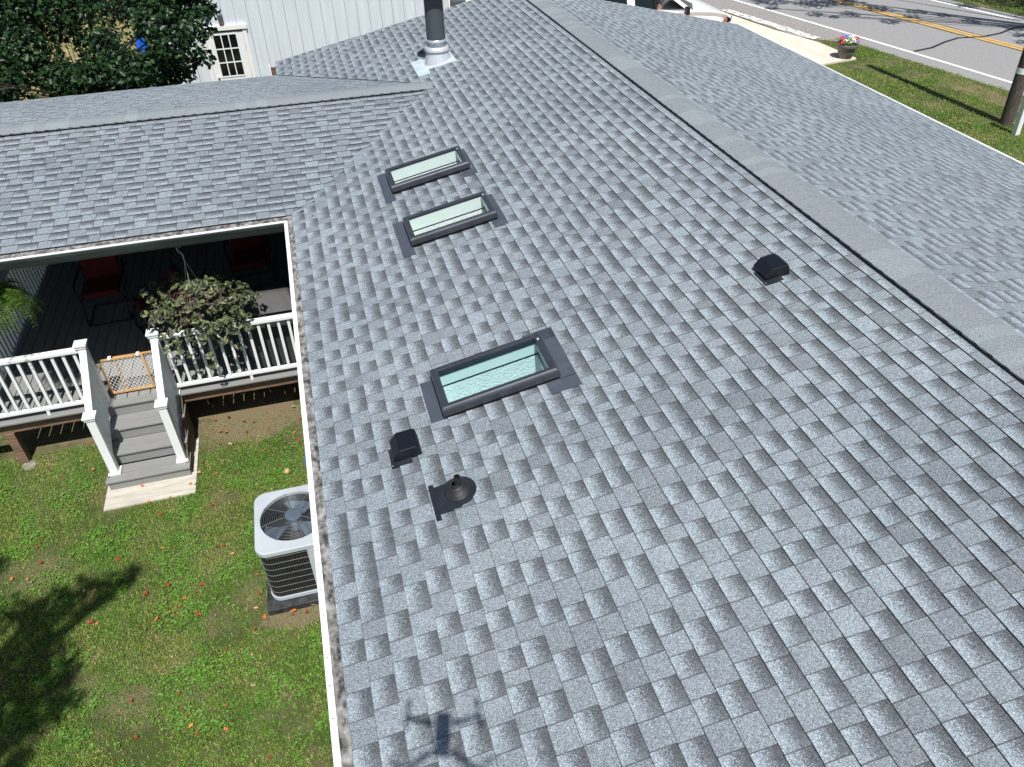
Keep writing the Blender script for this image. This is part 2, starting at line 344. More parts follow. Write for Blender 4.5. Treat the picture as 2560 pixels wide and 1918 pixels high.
# ------------------------------------------------------------------ shingle fields
def field(name, P, vmax, urange, parent, label, holes=(), th=.0088, mode=None):
    """P(u, v, h) -> world point; v distance up the slope; urange(v) -> list of (u0, u1)"""
    mb = MB(); EXP = .1431; n = int(math.ceil(vmax / EXP))
    for i in range(n):
        v0 = i * EXP; v1 = min(v0 + EXP, vmax)
        segs = []
        for a, b in urange(v0 + EXP * .5):
            cuts = [(a, b, v0, v1)]
            for (hv0, hv1, hu0, hu1) in holes:
                nc = []
                for (p, q, w0, w1) in cuts:
                    if hv1 <= w0 or hv0 >= w1 or hu1 <= p or hu0 >= q: nc.append((p, q, w0, w1)); continue
                    if p < hu0: nc.append((p, hu0, w0, w1))
                    if q > hu1: nc.append((hu1, q, w0, w1))
                    if w0 < hv0: nc.append((max(p, hu0), min(q, hu1), w0, hv0))
                    if w1 > hv1: nc.append((max(p, hu0), min(q, hu1), hv1, w1))
                cuts = nc
            segs += cuts
        # one pattern of tabs per course, shared by every piece of it
        pat = []; u = -16 - R_.random() * .4; t = 0
        while u < 18:
            w = R_.choice((.15, .165, .18, .14, .205)) if t else R_.choice((.13, .15, .16, .18, .10)); w += R_.uniform(-.012, .012)
            pat.append((u, u + w, t, R_.random(), R_.uniform(-.0022, .0022), R_.uniform(0, .0015)))
            u += w; t = (1 if R_.random() < .14 else 0) if t else (1 if R_.random() < .96 else 0)
        for (a, b, w0, w1) in segs:
            for (p, q, t, rn, jit, dh) in pat:
                if q <= a or p >= b: continue
                u0 = max(p, a); u1 = min(q, b)
                if u1 - u0 < .004: continue
                hb = th + (.0020 if t else 0) + dh; ht = .0012
                vs = w0 + (jit if w0 == v0 else 0); ve = w1 + (.012 if w1 == v1 and w1 < vmax - .001 else 0)
                top = lambda vv: hb + (ht - hb) * (vv - v0) / EXP
                nu = 1 if mode is None else max(1, int((u1 - u0) / .05))
                for k in range(nu):
                    ua = u0 + (u1 - u0) * k / nu; ub = u0 + (u1 - u0) * (k + 1) / nu
                    col = (t, rn, q - p, 1)
                    A, B, C_, D = P(ua, vs, top(vs)), P(ub, vs, top(vs)), P(ub, ve, top(ve)), P(ua, ve, top(ve))
                    mb.face([A, B, C_, D]); t0 = (vs - v0) / EXP; t1 = (ve - v0) / EXP
                    mb.uv += [(ua - p, max(t0, 0)), (ub - p, max(t0, 0)), (ub - p, t1), (ua - p, t1)]; mb.col += [col] * 4
                    mb.face([P(ua, vs, -.004), P(ub, vs, -.004), B, A]); mb.uv += [(ua - p, -1)] * 4; mb.col += [col] * 4
                    if t or mode:
                        if k == 0: mb.face([P(ua, vs, -.002), A, D, P(ua, ve, -.002)]); mb.uv += [(.01, .4)] * 4; mb.col += [col] * 4
                        if k == nu - 1: mb.face([P(ub, vs, -.002), P(ub, ve, -.002), C_, B]); mb.uv += [(.01, .4)] * 4; mb.col += [col] * 4
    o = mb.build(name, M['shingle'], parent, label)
    return o
def wob(x, y):   # the sheathing is never quite flat
    return .007 * noise.noise(Vector((x * .55, y * .55, 1.3))) + .003 * noise.noise(Vector((x * 2.1, y * 2.1, 7)))

house = thing('house', (W, 6, G), 'long low house with grey asphalt shingle roof, wing and porch', 'house')
SKY = [(1.19, 2.125, 8.39, 8.93), (1.19, 2.115, 7.06, 7.59), (.98, 1.912, 4.40, 4.93)]     # a0,a1,y0,y1 outer frame
HOL = [(a0 + .05, a1 - .05, y0 + .05, y1 - .05) for a0, a1, y0, y1 in SKY]
def Pw(u, v, h):
    x = v / NS; return (x - h * S / NS, u, x * S + h / NS + wob(x, u))
def Pe(u, v, h):
    x = v / NE; X = W + WE - x; return (X + h * SE / NE, u, ZE + x * SE + h / NE + wob(X, u))
def Pn(u, v, h):     # wing, near slope; laps a little up the main roof past the valley
    y = YW + v / NW; z = (y - YW) * SW; xv = (y - YW) * SW / S
    if u > xv:
        e = u - xv; return (u, y + .16 * e + .9 * e * e, u * S + h * .45 + wob(u, y) + .001)
    k = max(0, 1 - (xv - u) / .12)
    return (u, y - h * SW, z + h + wob(u, y) + .006 * k * k)
def Pf(u, v, h):
    y = YF - v / NW; z = (YF - y) * SW; return (u, y + h * SW, z + h + .012 + wob(u, y))
def ur_west(v):
    x = v / NS
    if x >= XR + .05: return [(-3, YG)]
    y0 = YW + x * S / SW; y1 = YF - x * S / SW
    return [(-3, y0 - .085 + R_.uniform(-.012, .012)), (y1, YG)]
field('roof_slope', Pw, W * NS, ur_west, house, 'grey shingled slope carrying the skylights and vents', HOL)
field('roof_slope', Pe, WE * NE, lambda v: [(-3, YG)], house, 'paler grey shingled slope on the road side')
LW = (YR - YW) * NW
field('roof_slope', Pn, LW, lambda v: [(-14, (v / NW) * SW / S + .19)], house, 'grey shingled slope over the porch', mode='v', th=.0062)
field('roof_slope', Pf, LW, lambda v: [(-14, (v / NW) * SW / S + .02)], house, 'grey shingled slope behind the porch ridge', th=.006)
# sheathing under the shingles, cut round the skylight wells
mb = MB(); T = .09
def slab(x0, x1, y0, y1, f, d=.012):
    c = [(x0, y0), (x1, y0), (x1, y1), (x0, y1)]; k = len(mb.v)
    mb.v += [(x, y, f(x, y) - d) for x, y in c] + [(x, y, f(x, y) - T) for x, y in c]
    for q in ((0, 1, 2, 3), (7, 6, 5, 4), (0, 4, 5, 1), (1, 5, 6, 2), (2, 6, 7, 3), (3, 7, 4, 0)): mb.f.append(tuple(k + i for i in q))
fw = lambda x, y: x * S
hx0 = min(h[0] for h in HOL) / NS; hx1 = max(h[1] for h in HOL) / NS
slab(.01, hx0, -3, YG - .01, fw); slab(hx1, W, -3, YG - .01, fw)
yc = -3
for h in sorted(HOL, key=lambda h: h[2]):
    slab(hx0, hx1, yc, h[2], fw)
    if h[0] / NS > hx0: slab(hx0, h[0] / NS, h[2], h[3], fw)
    if h[1] / NS < hx1: slab(h[1] / NS, hx1, h[2], h[3], fw)
    yc = h[3]
slab(hx0, hx1, yc, YG - .01, fw)
slab(W, W + WE - .01, -3, YG - .01, lambda x, y: ZR - (x - W) * SE)
for (ya, yb, ff) in ((YW + .01, YR, lambda x, y: (y - YW) * SW), (YR, YF - .01, lambda x, y: (YF - y) * SW)):
    zz = lambda y: ff(0, y) / S
    k = len(mb.v); c = [(-14, ya), (zz(ya), ya), (zz(yb), yb), (-14, yb)]
    mb.v += [(x, y, ff(x, y) - .012) for x, y in c] + [(x, y, ff(x, y) - T) for x, y in c]
    for q in ((0, 1, 2, 3), (7, 6, 5, 4), (0, 4, 5, 1), (1, 5, 6, 2), (2, 6, 7, 3), (3, 7, 4, 0)): mb.f.append(tuple(k + i for i in q))
mb.build('roof_deck', M['darkflash'], house)

# ridge vents and cap shingles
def ridge(P, length, sl, sr, label, vent_to=None):
    caps = MB(); capl = MB(); t = 0
    hw = .178
    while t < length:
        L = .143; m = caps; li = 1 if R_.random() < .28 else 0; f0 = len(m.f)
        e = t + L + .05
        for k, (a, b) in enumerate(((-hw, -.06), (-.06, 0), (0, .06), (.06, hw))):
            def q(o, tt, up):
                s_ = sl if o < 0 else sr
                z = .041 - abs(o) * s_ - (.004 if abs(o) > .1 else 0) - .004 * (abs(o) < .01)
                if not up: z -= .012
                z += .0055 if tt == t else .002
                return P(tt, o, z + .004 * noise.noise(Vector((tt * .8, 0, 3))))
            m.face([q(a, t, 1), q(b, t, 1), q(b, e, 1), q(a, e, 1)])
            m.face([q(a, t, 0), q(b, t, 0), q(b, t, 1), q(a, t, 1)])
            if k == 0: m.face([q(a, t, 0), q(a, t, 1), q(a, e, 1), q(a, e, 0)])
            if k == 3: m.face([q(b, t, 0), q(b, t, 1), q(b, e, 1), q(b, e, 0)])
        t += L; m.mi += [li] * (len(m.f) - f0)
    c = caps.build('ridge_cap', [M['cap'], M['cap_light']], house, label, fix=False)
    vt = vent_to if vent_to else length
    for sgn, s_ in ((-1, sl), (1, sr)):
        v = MB()
        x0 = sgn * (hw - .022); x1 = sgn * (hw - .06); k = len(v.v)
        pts = []
        n = int(vt / .25)
        for i in range(n):
            ta = i * vt / n; tb = (i + 1) * vt / n
            za = .004 * noise.noise(Vector((ta * .8, 0, 3))); zb = .004 * noise.noise(Vector((tb * .8, 0, 3)))
            top = .034 - abs(x0) * s_; bot = -.02 - abs(x0) * s_
            v.face([P(ta, x0, bot), P(tb, x0, bot), P(tb, x0, top + zb), P(ta, x0, top + za)])
        v.build('ridge_vent', M['black'], house)
ridge(lambda t, o, z: (W + o, -3 + t, ZR + z), YG + 3 - .02, S, SE, 'greyer cap shingles along the long main ridge')
ridge(lambda t, o, z: (-14 + t, YR + o, ZWR + z), 14 + XR - .05, SW, SW, 'greyer cap shingles along the wing ridge', vent_to=14 + 1.55)

vl = MB(); pts = []
for k in range(19):
    t = k / 18; pts.append((XR * (1 - t) - .012, YR + (YF - YR) * t + .02 + .008 * noise.noise(Vector((t * 9, 0, 0))), ZWR * (1 - t) + .016 + wob(XR * (1 - t), YR + (YF - YR) * t)))
vl.tube(pts, .0075, 6); vl.build('valley_edge', M['black'], house, 'dark cut edge of shingles along the far valley')
# eaves: gutters, guards, fascia
def gutter(P, a, b, seed, wg, gx=0):
    g = MB(); n = max(4, int((b - a) / .35))
    prof = [(-.100 - wg, -.002), (-.100 - wg, .006), (-.062 - wg, .006), (-.062 - wg, -.010)]   # rolled lip
    for i in range(n):
        ta = a + (b - a) * i / n; tb = a + (b - a) * (i + 1) / n
        w0 = .003 * noise.noise(Vector((ta, seed, 0))); w1 = .003 * noise.noise(Vector((tb, seed, 0)))
        for k in range(3):
            p, q = prof[k], prof[k + 1]
            g.face([P(ta, p[0] + w0, p[1]), P(tb, p[0] + w1, p[1]), P(tb, q[0] + w1, q[1]), P(ta, q[0] + w0, q[1])])
    lip = g.build('gutter', M['whitetrim'], house, 'white lipped gutter along the eave')
    f = MB(); pf = [(-.100 - wg, -.004), (-.094 - wg, -.025), (-.070 - wg, -.055), (-.050 - wg, -.105), (.02, -.105)]
    for k in range(4):
        p, q = pf[k], pf[k + 1]; f.face([P(a, *p), P(b, *p), P(b, *q), P(a, *q)])
    f.build('gutter_face', M['gutterface'], lip)
    gd = MB()
    for i in range(n * 3):
        ta = a + (b + gx - a) * i / n / 3; tb = a + (b + gx - a) * (i + 1) / n / 3
        for (o0, o1) in ((-.064 - wg, -.03 - wg * .5), (-.03 - wg * .5, .03)):
            z = lambda o, t: -.006 + .1 * (o + .06) * .3 + .003 * noise.noise(Vector((t * 3, o * 30, seed))) - (.012 if o > 0 else 0)
            gd.face([P(ta, o0, z(o0, ta)), P(tb, o0, z(o0, tb)), P(tb, o1, z(o1, tb)), P(ta, o1, z(o1, ta))])
    gd.build('gutter_guard', M['soot'], lip, 'grey stained leaf guard in the gutter')
    sc = MB(); t = a + .1
    while t < b:
        sc.lathe(P(t, -.082 - wg, .0065), [(.005, 0), (.003, .003)], 6, close=True); t += R_.choice([.18, .2, .3, .12])
    sc.build('gutter_screw', M['darkgrey'], lip, kind='stuff')
gutter(lambda t, o, z: (o, t, z), -3, YW - .16, 2, 0.0, .17)
gutter(lambda t, o, z: (t, YW + o, z - .001), -14, -.064, 5, .075, .07)
# fascia, porch beam, walls
MB().bb(.02, .05, -3, YW, -.13, -.02).build('fascia', M['whitetrim'], house)
MB().bb(-14, .02, YW + .02, YW + .05, -.13, -.015).build('fascia', M['whitetrim'], house)
b = MB().bb(-14, .04, YW + .10, YW + .24, -.245, -.05); b.build('porch_beam', M['beam'], house, bevel=.004)
MB().bb(-14, .0, YW + .05, YW + .10, -.115, -.10).build('soffit', M['beam'], house)
MB().bb(-14, -.07, YW - .035, YW + .02, -.16, -.105).build('beam_trim', M['beam'], house, bevel=.004)
m = MB().bb(W + WE - .005, W + WE + .045, -3, YG + .03, ZE - .12, ZE + .006); m.build('eave_trim', M['whitetrim'], house, 'white trim along the road-side eave', bevel=.003)
for (xa, za, xb, zb) in ((0, 0, W, ZR), (W, ZR, W + WE, ZE)):
    MB().bar((xa, YG + .012, za - .07), (xb, YG + .012, zb - .07), .022, .13).build('rake_board', M['whitetrim'], house)
wl = MB()
for i in range(60):
    y0 = -3 + i * .3
    if y0 < YG - .5: wl.bb(.33, .35, y0, y0 + .292, G, -.02)
wl.build('wall', M['siding'], house, 'pale vertical siding under the main eave')
MB().bb(W + WE - .35, W + WE - .32, -3, YG - .3, G, ZE - .02).build('wall', M['siding'], house)
e = MB(); e.prism([(.35, G), (W + WE - .35, G), (W + WE - .35, ZE - .03), (W, ZR - .12), (.35, -.03)], YG - .32, YG - .29); e.build('wall', M['siding'], house)
e = MB(); e.prism([(.35, G), (W + WE - .35, G), (W + WE - .35, ZE - .03), (W, ZR - .12), (.35, -.03)], -2.7, -2.67); e.build('wall', M['siding'], house)
e = MB()
for i in range(22): e.bb(-.0, .02, YW + .28 + i * .24, YW + .28 + i * .24 + .232, G, -.05)
e.bb(-14, 0, 14.02, 14.06, G, -.04)
for i in range(14): e.bb(-4 + i * .3, -4 + i * .3 + .29, 13.99, 14.02, G, -.05)
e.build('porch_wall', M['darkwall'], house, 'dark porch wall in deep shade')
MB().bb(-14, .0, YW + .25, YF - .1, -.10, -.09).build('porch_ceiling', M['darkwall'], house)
# porch posts standing beyond the left rail
MB().bb(-4.34, -4.24, 8.90, 9.0, DK, -.26).build('porch_post', M['white'], house, bevel=.006)

# ------------------------------------------------------------------ skylights (parts of the house)
E1 = Vector((1 / NS, 0, S / NS)); E3 = Vector((-S / NS, 0, 1 / NS)); E2 = Vector((0, 1, 0))
def RL(a, y, h): return tuple(E1 * a + E2 * y + E3 * h)
def roofbox(mb_, a0, a1, y0, y1, h0, h1):
    k = len(mb_.v)
    for h in (h0, h1):
        for (a, y) in ((a0, y0), (a1, y0), (a1, y1), (a0, y1)): mb_.v.append(RL(a, y, h))
    for q in ((0, 3, 2, 1), (4, 5, 6, 7), (0, 1, 5, 4), (1, 2, 6, 5), (2, 3, 7, 6), (3, 0, 4, 7)): mb_.f.append(tuple(k + i for i in q))
    return mb_
def skylight(a0, a1, y0, y1, label, fl, is_nearest):
    f = MB(); H = .115; w = .062
    prof = [(0, .042), (0, .085), (.0035, .097), (.011, .108), (.022, .1145), (.038, .1145), (.050, .112), (w, .108)]
    for (o, h), (o2, h2) in zip(prof[:-1], prof[1:]):
        R1 = [(a0 + o, y0 + o), (a1 - o, y0 + o), (a1 - o, y1 - o), (a0 + o, y1 - o)]
        R2 = [(a0 + o2, y0 + o2), (a1 - o2, y0 + o2), (a1 - o2, y1 - o2), (a0 + o2, y1 - o2)]
        for i in range(4):
            j = (i + 1) % 4; f.face([RL(*R1[i], h), RL(*R1[j], h), RL(*R2[j], h2), RL(*R2[i], h2)])
    sk = f.build('skylight', M['clad'], house, label, fix=True, smooth=50)
    gk = MB()
    for (p, q) in (((a0 + w, y0 + w), (a1 - w, y0 + w)), ((a1 - w, y0 + w), (a1 - w, y1 - w)), ((a1 - w, y1 - w), (a0 + w, y1 - w)), ((a0 + w, y1 - w), (a0 + w, y0 + w))):
        gk.face([RL(*p, .1075), RL(*q, .1075), RL(*q, .05 if is_nearest else .088), RL(*p, .05 if is_nearest else .088)])
    gk.build('gasket', M['darkflash'], sk, fix=False)
    c = MB(); i_ = .016
    for (p, q, r, s_) in ((a0 + i_, a1 - i_, y0 + i_, y0 + .05), (a0 + i_, a1 - i_, y1 - .05, y1 - i_), (a0 + i_, a0 + .05, y0 + .05, y1 - .05), (a1 - .05, a1 - i_, y0 + .05, y1 - .05)):
        roofbox(c, p, q, r, s_, -.01, .036)
    c.build('curb', M['black'], sk)
    MB().face([RL(a0 + w, y0 + w, .098), RL(a1 - w, y0 + w, .098), RL(a1 - w, y1 - w, .098), RL(a0 + w, y1 - w, .098)]).build('glass', M['glass' if is_nearest else 'glass_sky_sheen'], sk, fix=False)  # nearest pane keeps the green tint; far panes have sky brightness tinted in
    d = MB(); iw = .055
    A0, A1, Y0, Y1 = a0 + iw, a1 - iw, y0 + iw, y1 - iw
    for (p, q) in (((A0, Y0), (A1, Y0)), ((A1, Y0), (A1, Y1)), ((A1, Y1), (A0, Y1)), ((A0, Y1), (A0, Y0))):
        d.face([RL(*p, -.05), RL(*q, -.05), RL(*q, .08), RL(*p, .08)])
    d.build('liner', M['curb'], sk, fix=False)
    d = MB(); iw2 = .061
    A0, A1, Y0, Y1 = a0 + iw2, a1 - iw2, y0 + iw2, y1 - iw2
    dp = -.62
    for (p, q) in (((A0, Y0), (A1, Y0)), ((A1, Y0), (A1, Y1)), ((A1, Y1), (A0, Y1)), ((A0, Y1), (A0, Y0))):
        d.face([RL(*p, dp), RL(*q, dp), RL(*q, -.062), RL(*p, -.062)])
    d.face([RL(A0, Y0, dp), RL(A1, Y0, dp), RL(A1, Y1, dp), RL(A0, Y1, dp)])
    d.build('light_well', M['drywall'], sk, fix=False)
    for (p, q, r, s_) in fl: roofbox(MB(), p * NS, q * NS, r, s_, .0, .0158).build('flashing', M['flash'], sk)
    t = MB(); roofbox(t, a1 - .046, a1 - .032, y1 - .11, y1 - .085, .112, .1158); t.build('sticker', M['label'], sk, 'tiny pale sticker on the frame corner')
skylight(*SKY[0], 'farthest of the three skylights, mint glass paled for sky reflection, just below the valley', [(1.06, 1.18, 8.25, 9.04), (1.97, 2.14, 8.25, 8.41), (2.07, 2.14, 8.4, 9.0)], 0)
skylight(*SKY[1], 'middle skylight of the three, mint glass paled for sky reflection in dark frame', [(1.053, 1.18, 6.93, 7.70), (2.0, 2.144, 6.93, 7.08), (2.06, 2.144, 7.07, 7.65)], 0)
skylight(*SKY[2], 'nearest and largest-looking skylight, green glass showing textured well', [(.856, .98, 4.42, 4.91), (1.76, 1.995, 4.27, 4.41), (1.86, 1.995, 4.40, 5.06), (1.75, 1.995, 4.92, 5.06)], 1)

# ------------------------------------------------------------------ roof vents
def hood(a, y, label):
    h = MB(); pr = [(a - .108, .030), (a - .108, .048), (a - .045, .104), (a + .080, .096), (a + .098, .080), (a + .102, .0), (a + .085, .0)]
    k = len(h.v); n = len(pr)
    for yy in (y - .104, y + .104):
        for p in pr: h.v.append(RL(p[0], yy, p[1]))
    for i in range(n - 1): h.f.append((k + i, k + i + 1, k + n + i + 1, k + n + i))
    h.f.append(tuple(k + i for i in range(n))); h.f.append(tuple(k + n + i for i in range(n)))
    o = h.build('exhaust_vent', M['hood'], house, label, bevel=.006)
    t = MB(); roofbox(t, a - .05, a + .10, y - .08, y + .08, 0, .085); t.build('throat', M['black'], o)
    f = MB(); roofbox(f, a - .135, a + .02, y - .150, y + .045, .004, .0158); f.build('flashing', M['darkflash'], o); k_ = MB()
    for dy in (-.13, .06): k_.lathe(RL(a - .125, y + dy, .0158), [(.005, 0), (.003, .003)], 6, close=True)
    k_.build('roofing_nail', M['alu'], o, kind='stuff')
hood(.65, 4.24, 'black hooded exhaust vent between the nearest skylight and the gutter')
hood(3.87, 4.80, 'black hooded exhaust vent alone below the main ridge')
cx, cy = .90, 3.665
c0 = Vector(RL(cx * NS, cy, 0)); mr = Matrix((E1, E2, E3)).transposed()
pv = MB(); pv.lathe(c0, [(.023, .02), (.023, .150), (.018, .150), (.018, .05)], 20); po = pv.build('plumbing_vent', M['rubber'], house, 'dark plumbing vent pipe with round rubber boot', smooth=40)
bt = MB(); bt.lathe(c0, [(.096, .014), (.095, .023), (.083, .036), (.078, .044), (.058, .057), (.053, .066), (.035, .075), (.029, .092), (.023, .092)], 32, mr); bt.build('boot', M['rubber'], po, smooth=30)
f = MB(); roofbox(f, .745 * NS, .90 * NS, 3.52, 3.77, .004, .0155); roofbox(f, .715 * NS, .75 * NS, 3.47, 3.80, .004, .0160)
f.lathe(c0 + E3 * .008, [(.001, .0075), (.128, .0085), (.130, .0)], 32, mr); f.build('flashing', M['darkflash'], po)
# chimney pipe
ax, ay = 2.50, 12.50; az = ax * S
cp = MB(); cp.lathe((ax, ay, 0), [(.142, .78), (.142, 1.52)], 36); ch = cp.build('chimney_pipe', M['pipe'], house, 'black metal chimney pipe rising from the far roof', smooth=40)
c = MB(); cone = []
k0 = len(c.v); n = 36
for i in range(n):
    t = 2 * math.pi * i / n; ct, st = math.cos(t), math.sin(t); x = ax + .215 * ct; c.v.append((x, ay + .215 * st, x * S + .012))
for i in range(n):
    t = 2 * math.pi * i / n; c.v.append((ax + .158 * math.cos(t), ay + .158 * math.sin(t), .685))
for i in range(n): c.f.append((i, (i + 1) % n, n + (i + 1) % n, n + i))
c.build('cone_flashing', M['alu'], ch, smooth=60)
MB().lathe((ax, ay, 0), [(.150, .735), (.172, .728), (.192, .70), (.190, .672), (.175, .668)], 36).build('storm_collar', M['alu'], ch, smooth=50)
MB().lathe((ax, ay, 0), [(.146, .70), (.146, .80)], 36).build('pipe_band', M['galv'], ch, 'weathered blue-grey galvanised band', smooth=40)
MB().lathe((ax, ay, 0), [(.147, .80), (.150, .806), (.147, .812), (.147, .826), (.149, .83), (.145, .836)], 36).build('seam_ring', M['alu'], ch, smooth=60)
MB().lathe((ax, ay, 0), [(.02, 1.66), (.16, 1.63), (.265, 1.565), (.265, 1.50), (.20, 1.47), (.145, 1.47)], 36).build('chimney_cap', M['pipe'], ch, smooth=40)
f = MB(); roofbox(f, 2.115 * NS, 2.30 * NS, 12.05, 12.81, .0, .0158); roofbox(f, 2.29 * NS, 2.75 * NS, 12.25, 12.75, .0, .0150); f.build('base_flashing', M['galvplate'], ch, 'pale blue-grey metal base plate')

# ------------------------------------------------------------------ setting
MB().face([(-120, -80, G), (200, -80, G), (200, 200, G), (-120, 200, G)]).build('ground', M['ground'], kind='structure')
def cl(y): return 21.22 - .2 * (y - 23.6) - .0012 * (y - 23.6) ** 2
ys = [(-30 + i * 1.0) for i in range(111)]
def strip(name, fa, fb, z, mt, y0=-30, y1=80, wig=0):
    m_ = MB(); n_ = int((y1 - y0) / .5)
    for i in range(n_):
        a = y0 + (y1 - y0) * i / n_; b_ = y0 + (y1 - y0) * (i + 1) / n_
        j = lambda y, k: wig * noise.noise(Vector((y * 2.2, k, 0)))
        m_.face([(fa(a) + j(a, 1), a, z), (fb(a) + j(a, 9), a, z), (fb(b_) + j(b_, 9), b_, z), (fa(b_) + j(b_, 1), b_, z)])
    return m_.build(name, mt, kind='structure')
def ledge(y): return (cl(y) - 3.85) if y < 22.3 else max(cl(y) - 3.85 - (y - 22.3) * .8, 16.55 - .16 * (y - 22.7))
strip('road', ledge, lambda y: cl(y) + 3.55, G + .006, M['asphalt'], wig=.07)
strip('road_shoulder', ledge, lambda y: cl(y) - 3.32, G + .010, M['shoulder'], 22.6, 60, wig=.05)
strip('edge_line', lambda y: cl(y) - 3.22, lambda y: cl(y) - 3.09, G + .014, M['whiteline'])
strip('edge_line', lambda y: cl(y) + 2.92, lambda y: cl(y) + 3.05, G + .014, M['whiteline'])
strip('centre_line', lambda y: cl(y) - .17, lambda y: cl(y) - .04, G + .014, M['yellow'])
strip('centre_line', lambda y: cl(y) + .06, lambda y: cl(y) + .19, G + .014, M['yellow'])
strip('tar_seam', lambda y: cl(y) - .235, lambda y: cl(y) - .19, G + .0105, M['tar'], 8, 50, wig=.07)
strip('tar_seam', lambda y: cl(y) + .27, lambda y: cl(y) + .30, G + .0105, M['tar'], 21.5, 50, wig=.07)
strip('white_patch', lambda y: 16.62 - .2 * (y - 23.3) , lambda y: 16.98 - .2 * (y - 23.3), G + .015, M['chalk'], 23.2, 27.8, wig=.16)
m_ = MB(); pts = [(18.75, 20.95), (19.5, 21.1), (20.3, 21.5), (21.0, 21.75), (21.8, 21.6), (22.6, 21.75), (23.4, 22.1), (24.2, 22.25)]
for (a, b_) in zip(pts[:-1], pts[1:]):
    w = .05; m_.face([(a[0], a[1] - w, G + .018), (b_[0], b_[1] - w, G + .018), (b_[0], b_[1] + w, G + .018), (a[0], a[1] + w, G + .018)])
m_.build('tar_crack', M['tar'], kind='structure')
m_ = MB(); pts = [(22.3, 25.0), (22.6, 24.5), (22.75, 23.9), (22.95, 23.3)]
for (a, b_) in zip(pts[:-1], pts[1:]):
    m_.face([(a[0] - .015, a[1], G + .018), (b_[0] - .015, b_[1], G + .018), (b_[0] + .015, b_[1], G + .018), (a[0] + .015, a[1], G + .018)])
m_.build('tar_crack', M['tar'], kind='structure')
MB().prism([(5, 20.3), (15.3, 20.62), (16.62, 20.82), (16.55, 22.7), (16.05, 24.5), (15.58, 27.3), (14.6, 33), (12, 45), (5, 45)], G - .1, G + .05, 'z').build('concrete_apron', M['apron'], kind='structure')
MB().bb(-2.90, -1.82, 7.64, 8.7, G - .05, G + .02).build('concrete_pad', M['concrete'], kind='structure')
M['litter'] = mat('dry_leaf_litter', (.36, .29, .13), .95, col2=(.13, .13, .05), scale=3.5, detail=10, bump=.6, bscale=30)
m_ = MB(); k = 40
m_.face([(-8.2 + 5.6 * math.cos(2 * math.pi * i / k) * (1 + .15 * noise.noise(Vector((i * .7, 5, 0)))), 30 + 9.5 * math.sin(2 * math.pi * i / k) * (1 + .15 * noise.noise(Vector((i * .8, 2, 0)))), G + .005) for i in range(k)])
m_.build('leaf_litter', M['litter'], kind='structure')
# ------------------------------------------------------------------ lawns
def blades(name, n, reg, hmin, hmax, wd, keep, label):
    x0, x1, y0, y1 = reg
    P = np.empty((0, 2))
    while len(P) < n:
        q = np.column_stack([rng.uniform(x0, x1, n), rng.uniform(y0, y1, n)])
        q = q[[keep(a, b_) for a, b_ in q]] if keep else q
        P = np.vstack([P, q])
        if keep and len(q) < n * .02: break
    P = P[:n]; n = len(P)
    th = rng.uniform(0, 2 * np.pi, n); L = rng.uniform(hmin, hmax, n); lean = rng.uniform(.15, 1.35, n); w = wd * rng.uniform(.6, 1.5, n)
    dx, dy = np.cos(th), np.sin(th)
    V = np.zeros((n, 4, 3), np.float32)
    base = np.column_stack([P, np.full(n, G)])
    side = np.column_stack([-dy * w, dx * w, np.zeros(n)])
    mid = base + np.column_stack([dx * L * .45 * np.sin(lean), dy * L * .45 * np.sin(lean), L * .5 * np.cos(lean * .7)])
    tip = base + np.column_stack([dx * L * np.sin(lean), dy * L * np.sin(lean), L * .75 * np.cos(lean * .9) + .004])
    V[:, 0] = base - side * .4; V[:, 1] = mid + side; V[:, 2] = tip; V[:, 3] = mid - side
    me = bpy.data.meshes.new(name); me.vertices.add(n * 4); me.vertices.foreach_set('co', V.ravel())
    me.loops.add(n * 4); me.loops.foreach_set('vertex_index', np.arange(n * 4, dtype=np.int32))
    me.polygons.add(n); me.polygons.foreach_set('loop_start', np.arange(n, dtype=np.int32) * 4); me.polygons.foreach_set('loop_total', np.full(n, 4, np.int32))
    me.update(calc_edges=True); me.materials.append(M['grass'])
    o = bpy.data.objects.new(name, me); COL.objects.link(o)
    return tag(o, label, 'grass', kind='stuff')
def nn(x, y, s, z): return noise.noise(Vector((x * s, y * s, z)))
def keep_near(x, y):
    if -2.92 < x < -1.80 and 7.62 < y: return False
    if y > 8.98 and x > -4.5: return False
    for (a_, b_, c_, d_) in SOIL[:2]:
        if ((x - a_) / c_) ** 2 + ((y - b_) / d_) ** 2 < 1.1 + 1.2 * nn(x, y, 4.5, 8): return R_.random() < .12
    if -.98 < x < -.05 and 5.5 < y < 6.55: return False
    d = nn(x, y, 1.1, 2) + .6 * nn(x, y, 3.1, 5)
    if x > -1.9 and y > 7.9: d += .5 * (y - 7.9)
    p = 1 - .72 * min(1, max(0, (d - .05) / .5))
    return R_.random() < p
blades('lawn_grass', 215000, (-5.2, .2, 3.0, 9.0), .018, .052, .0032, keep_near, 'short patchy green grass of the back lawn')
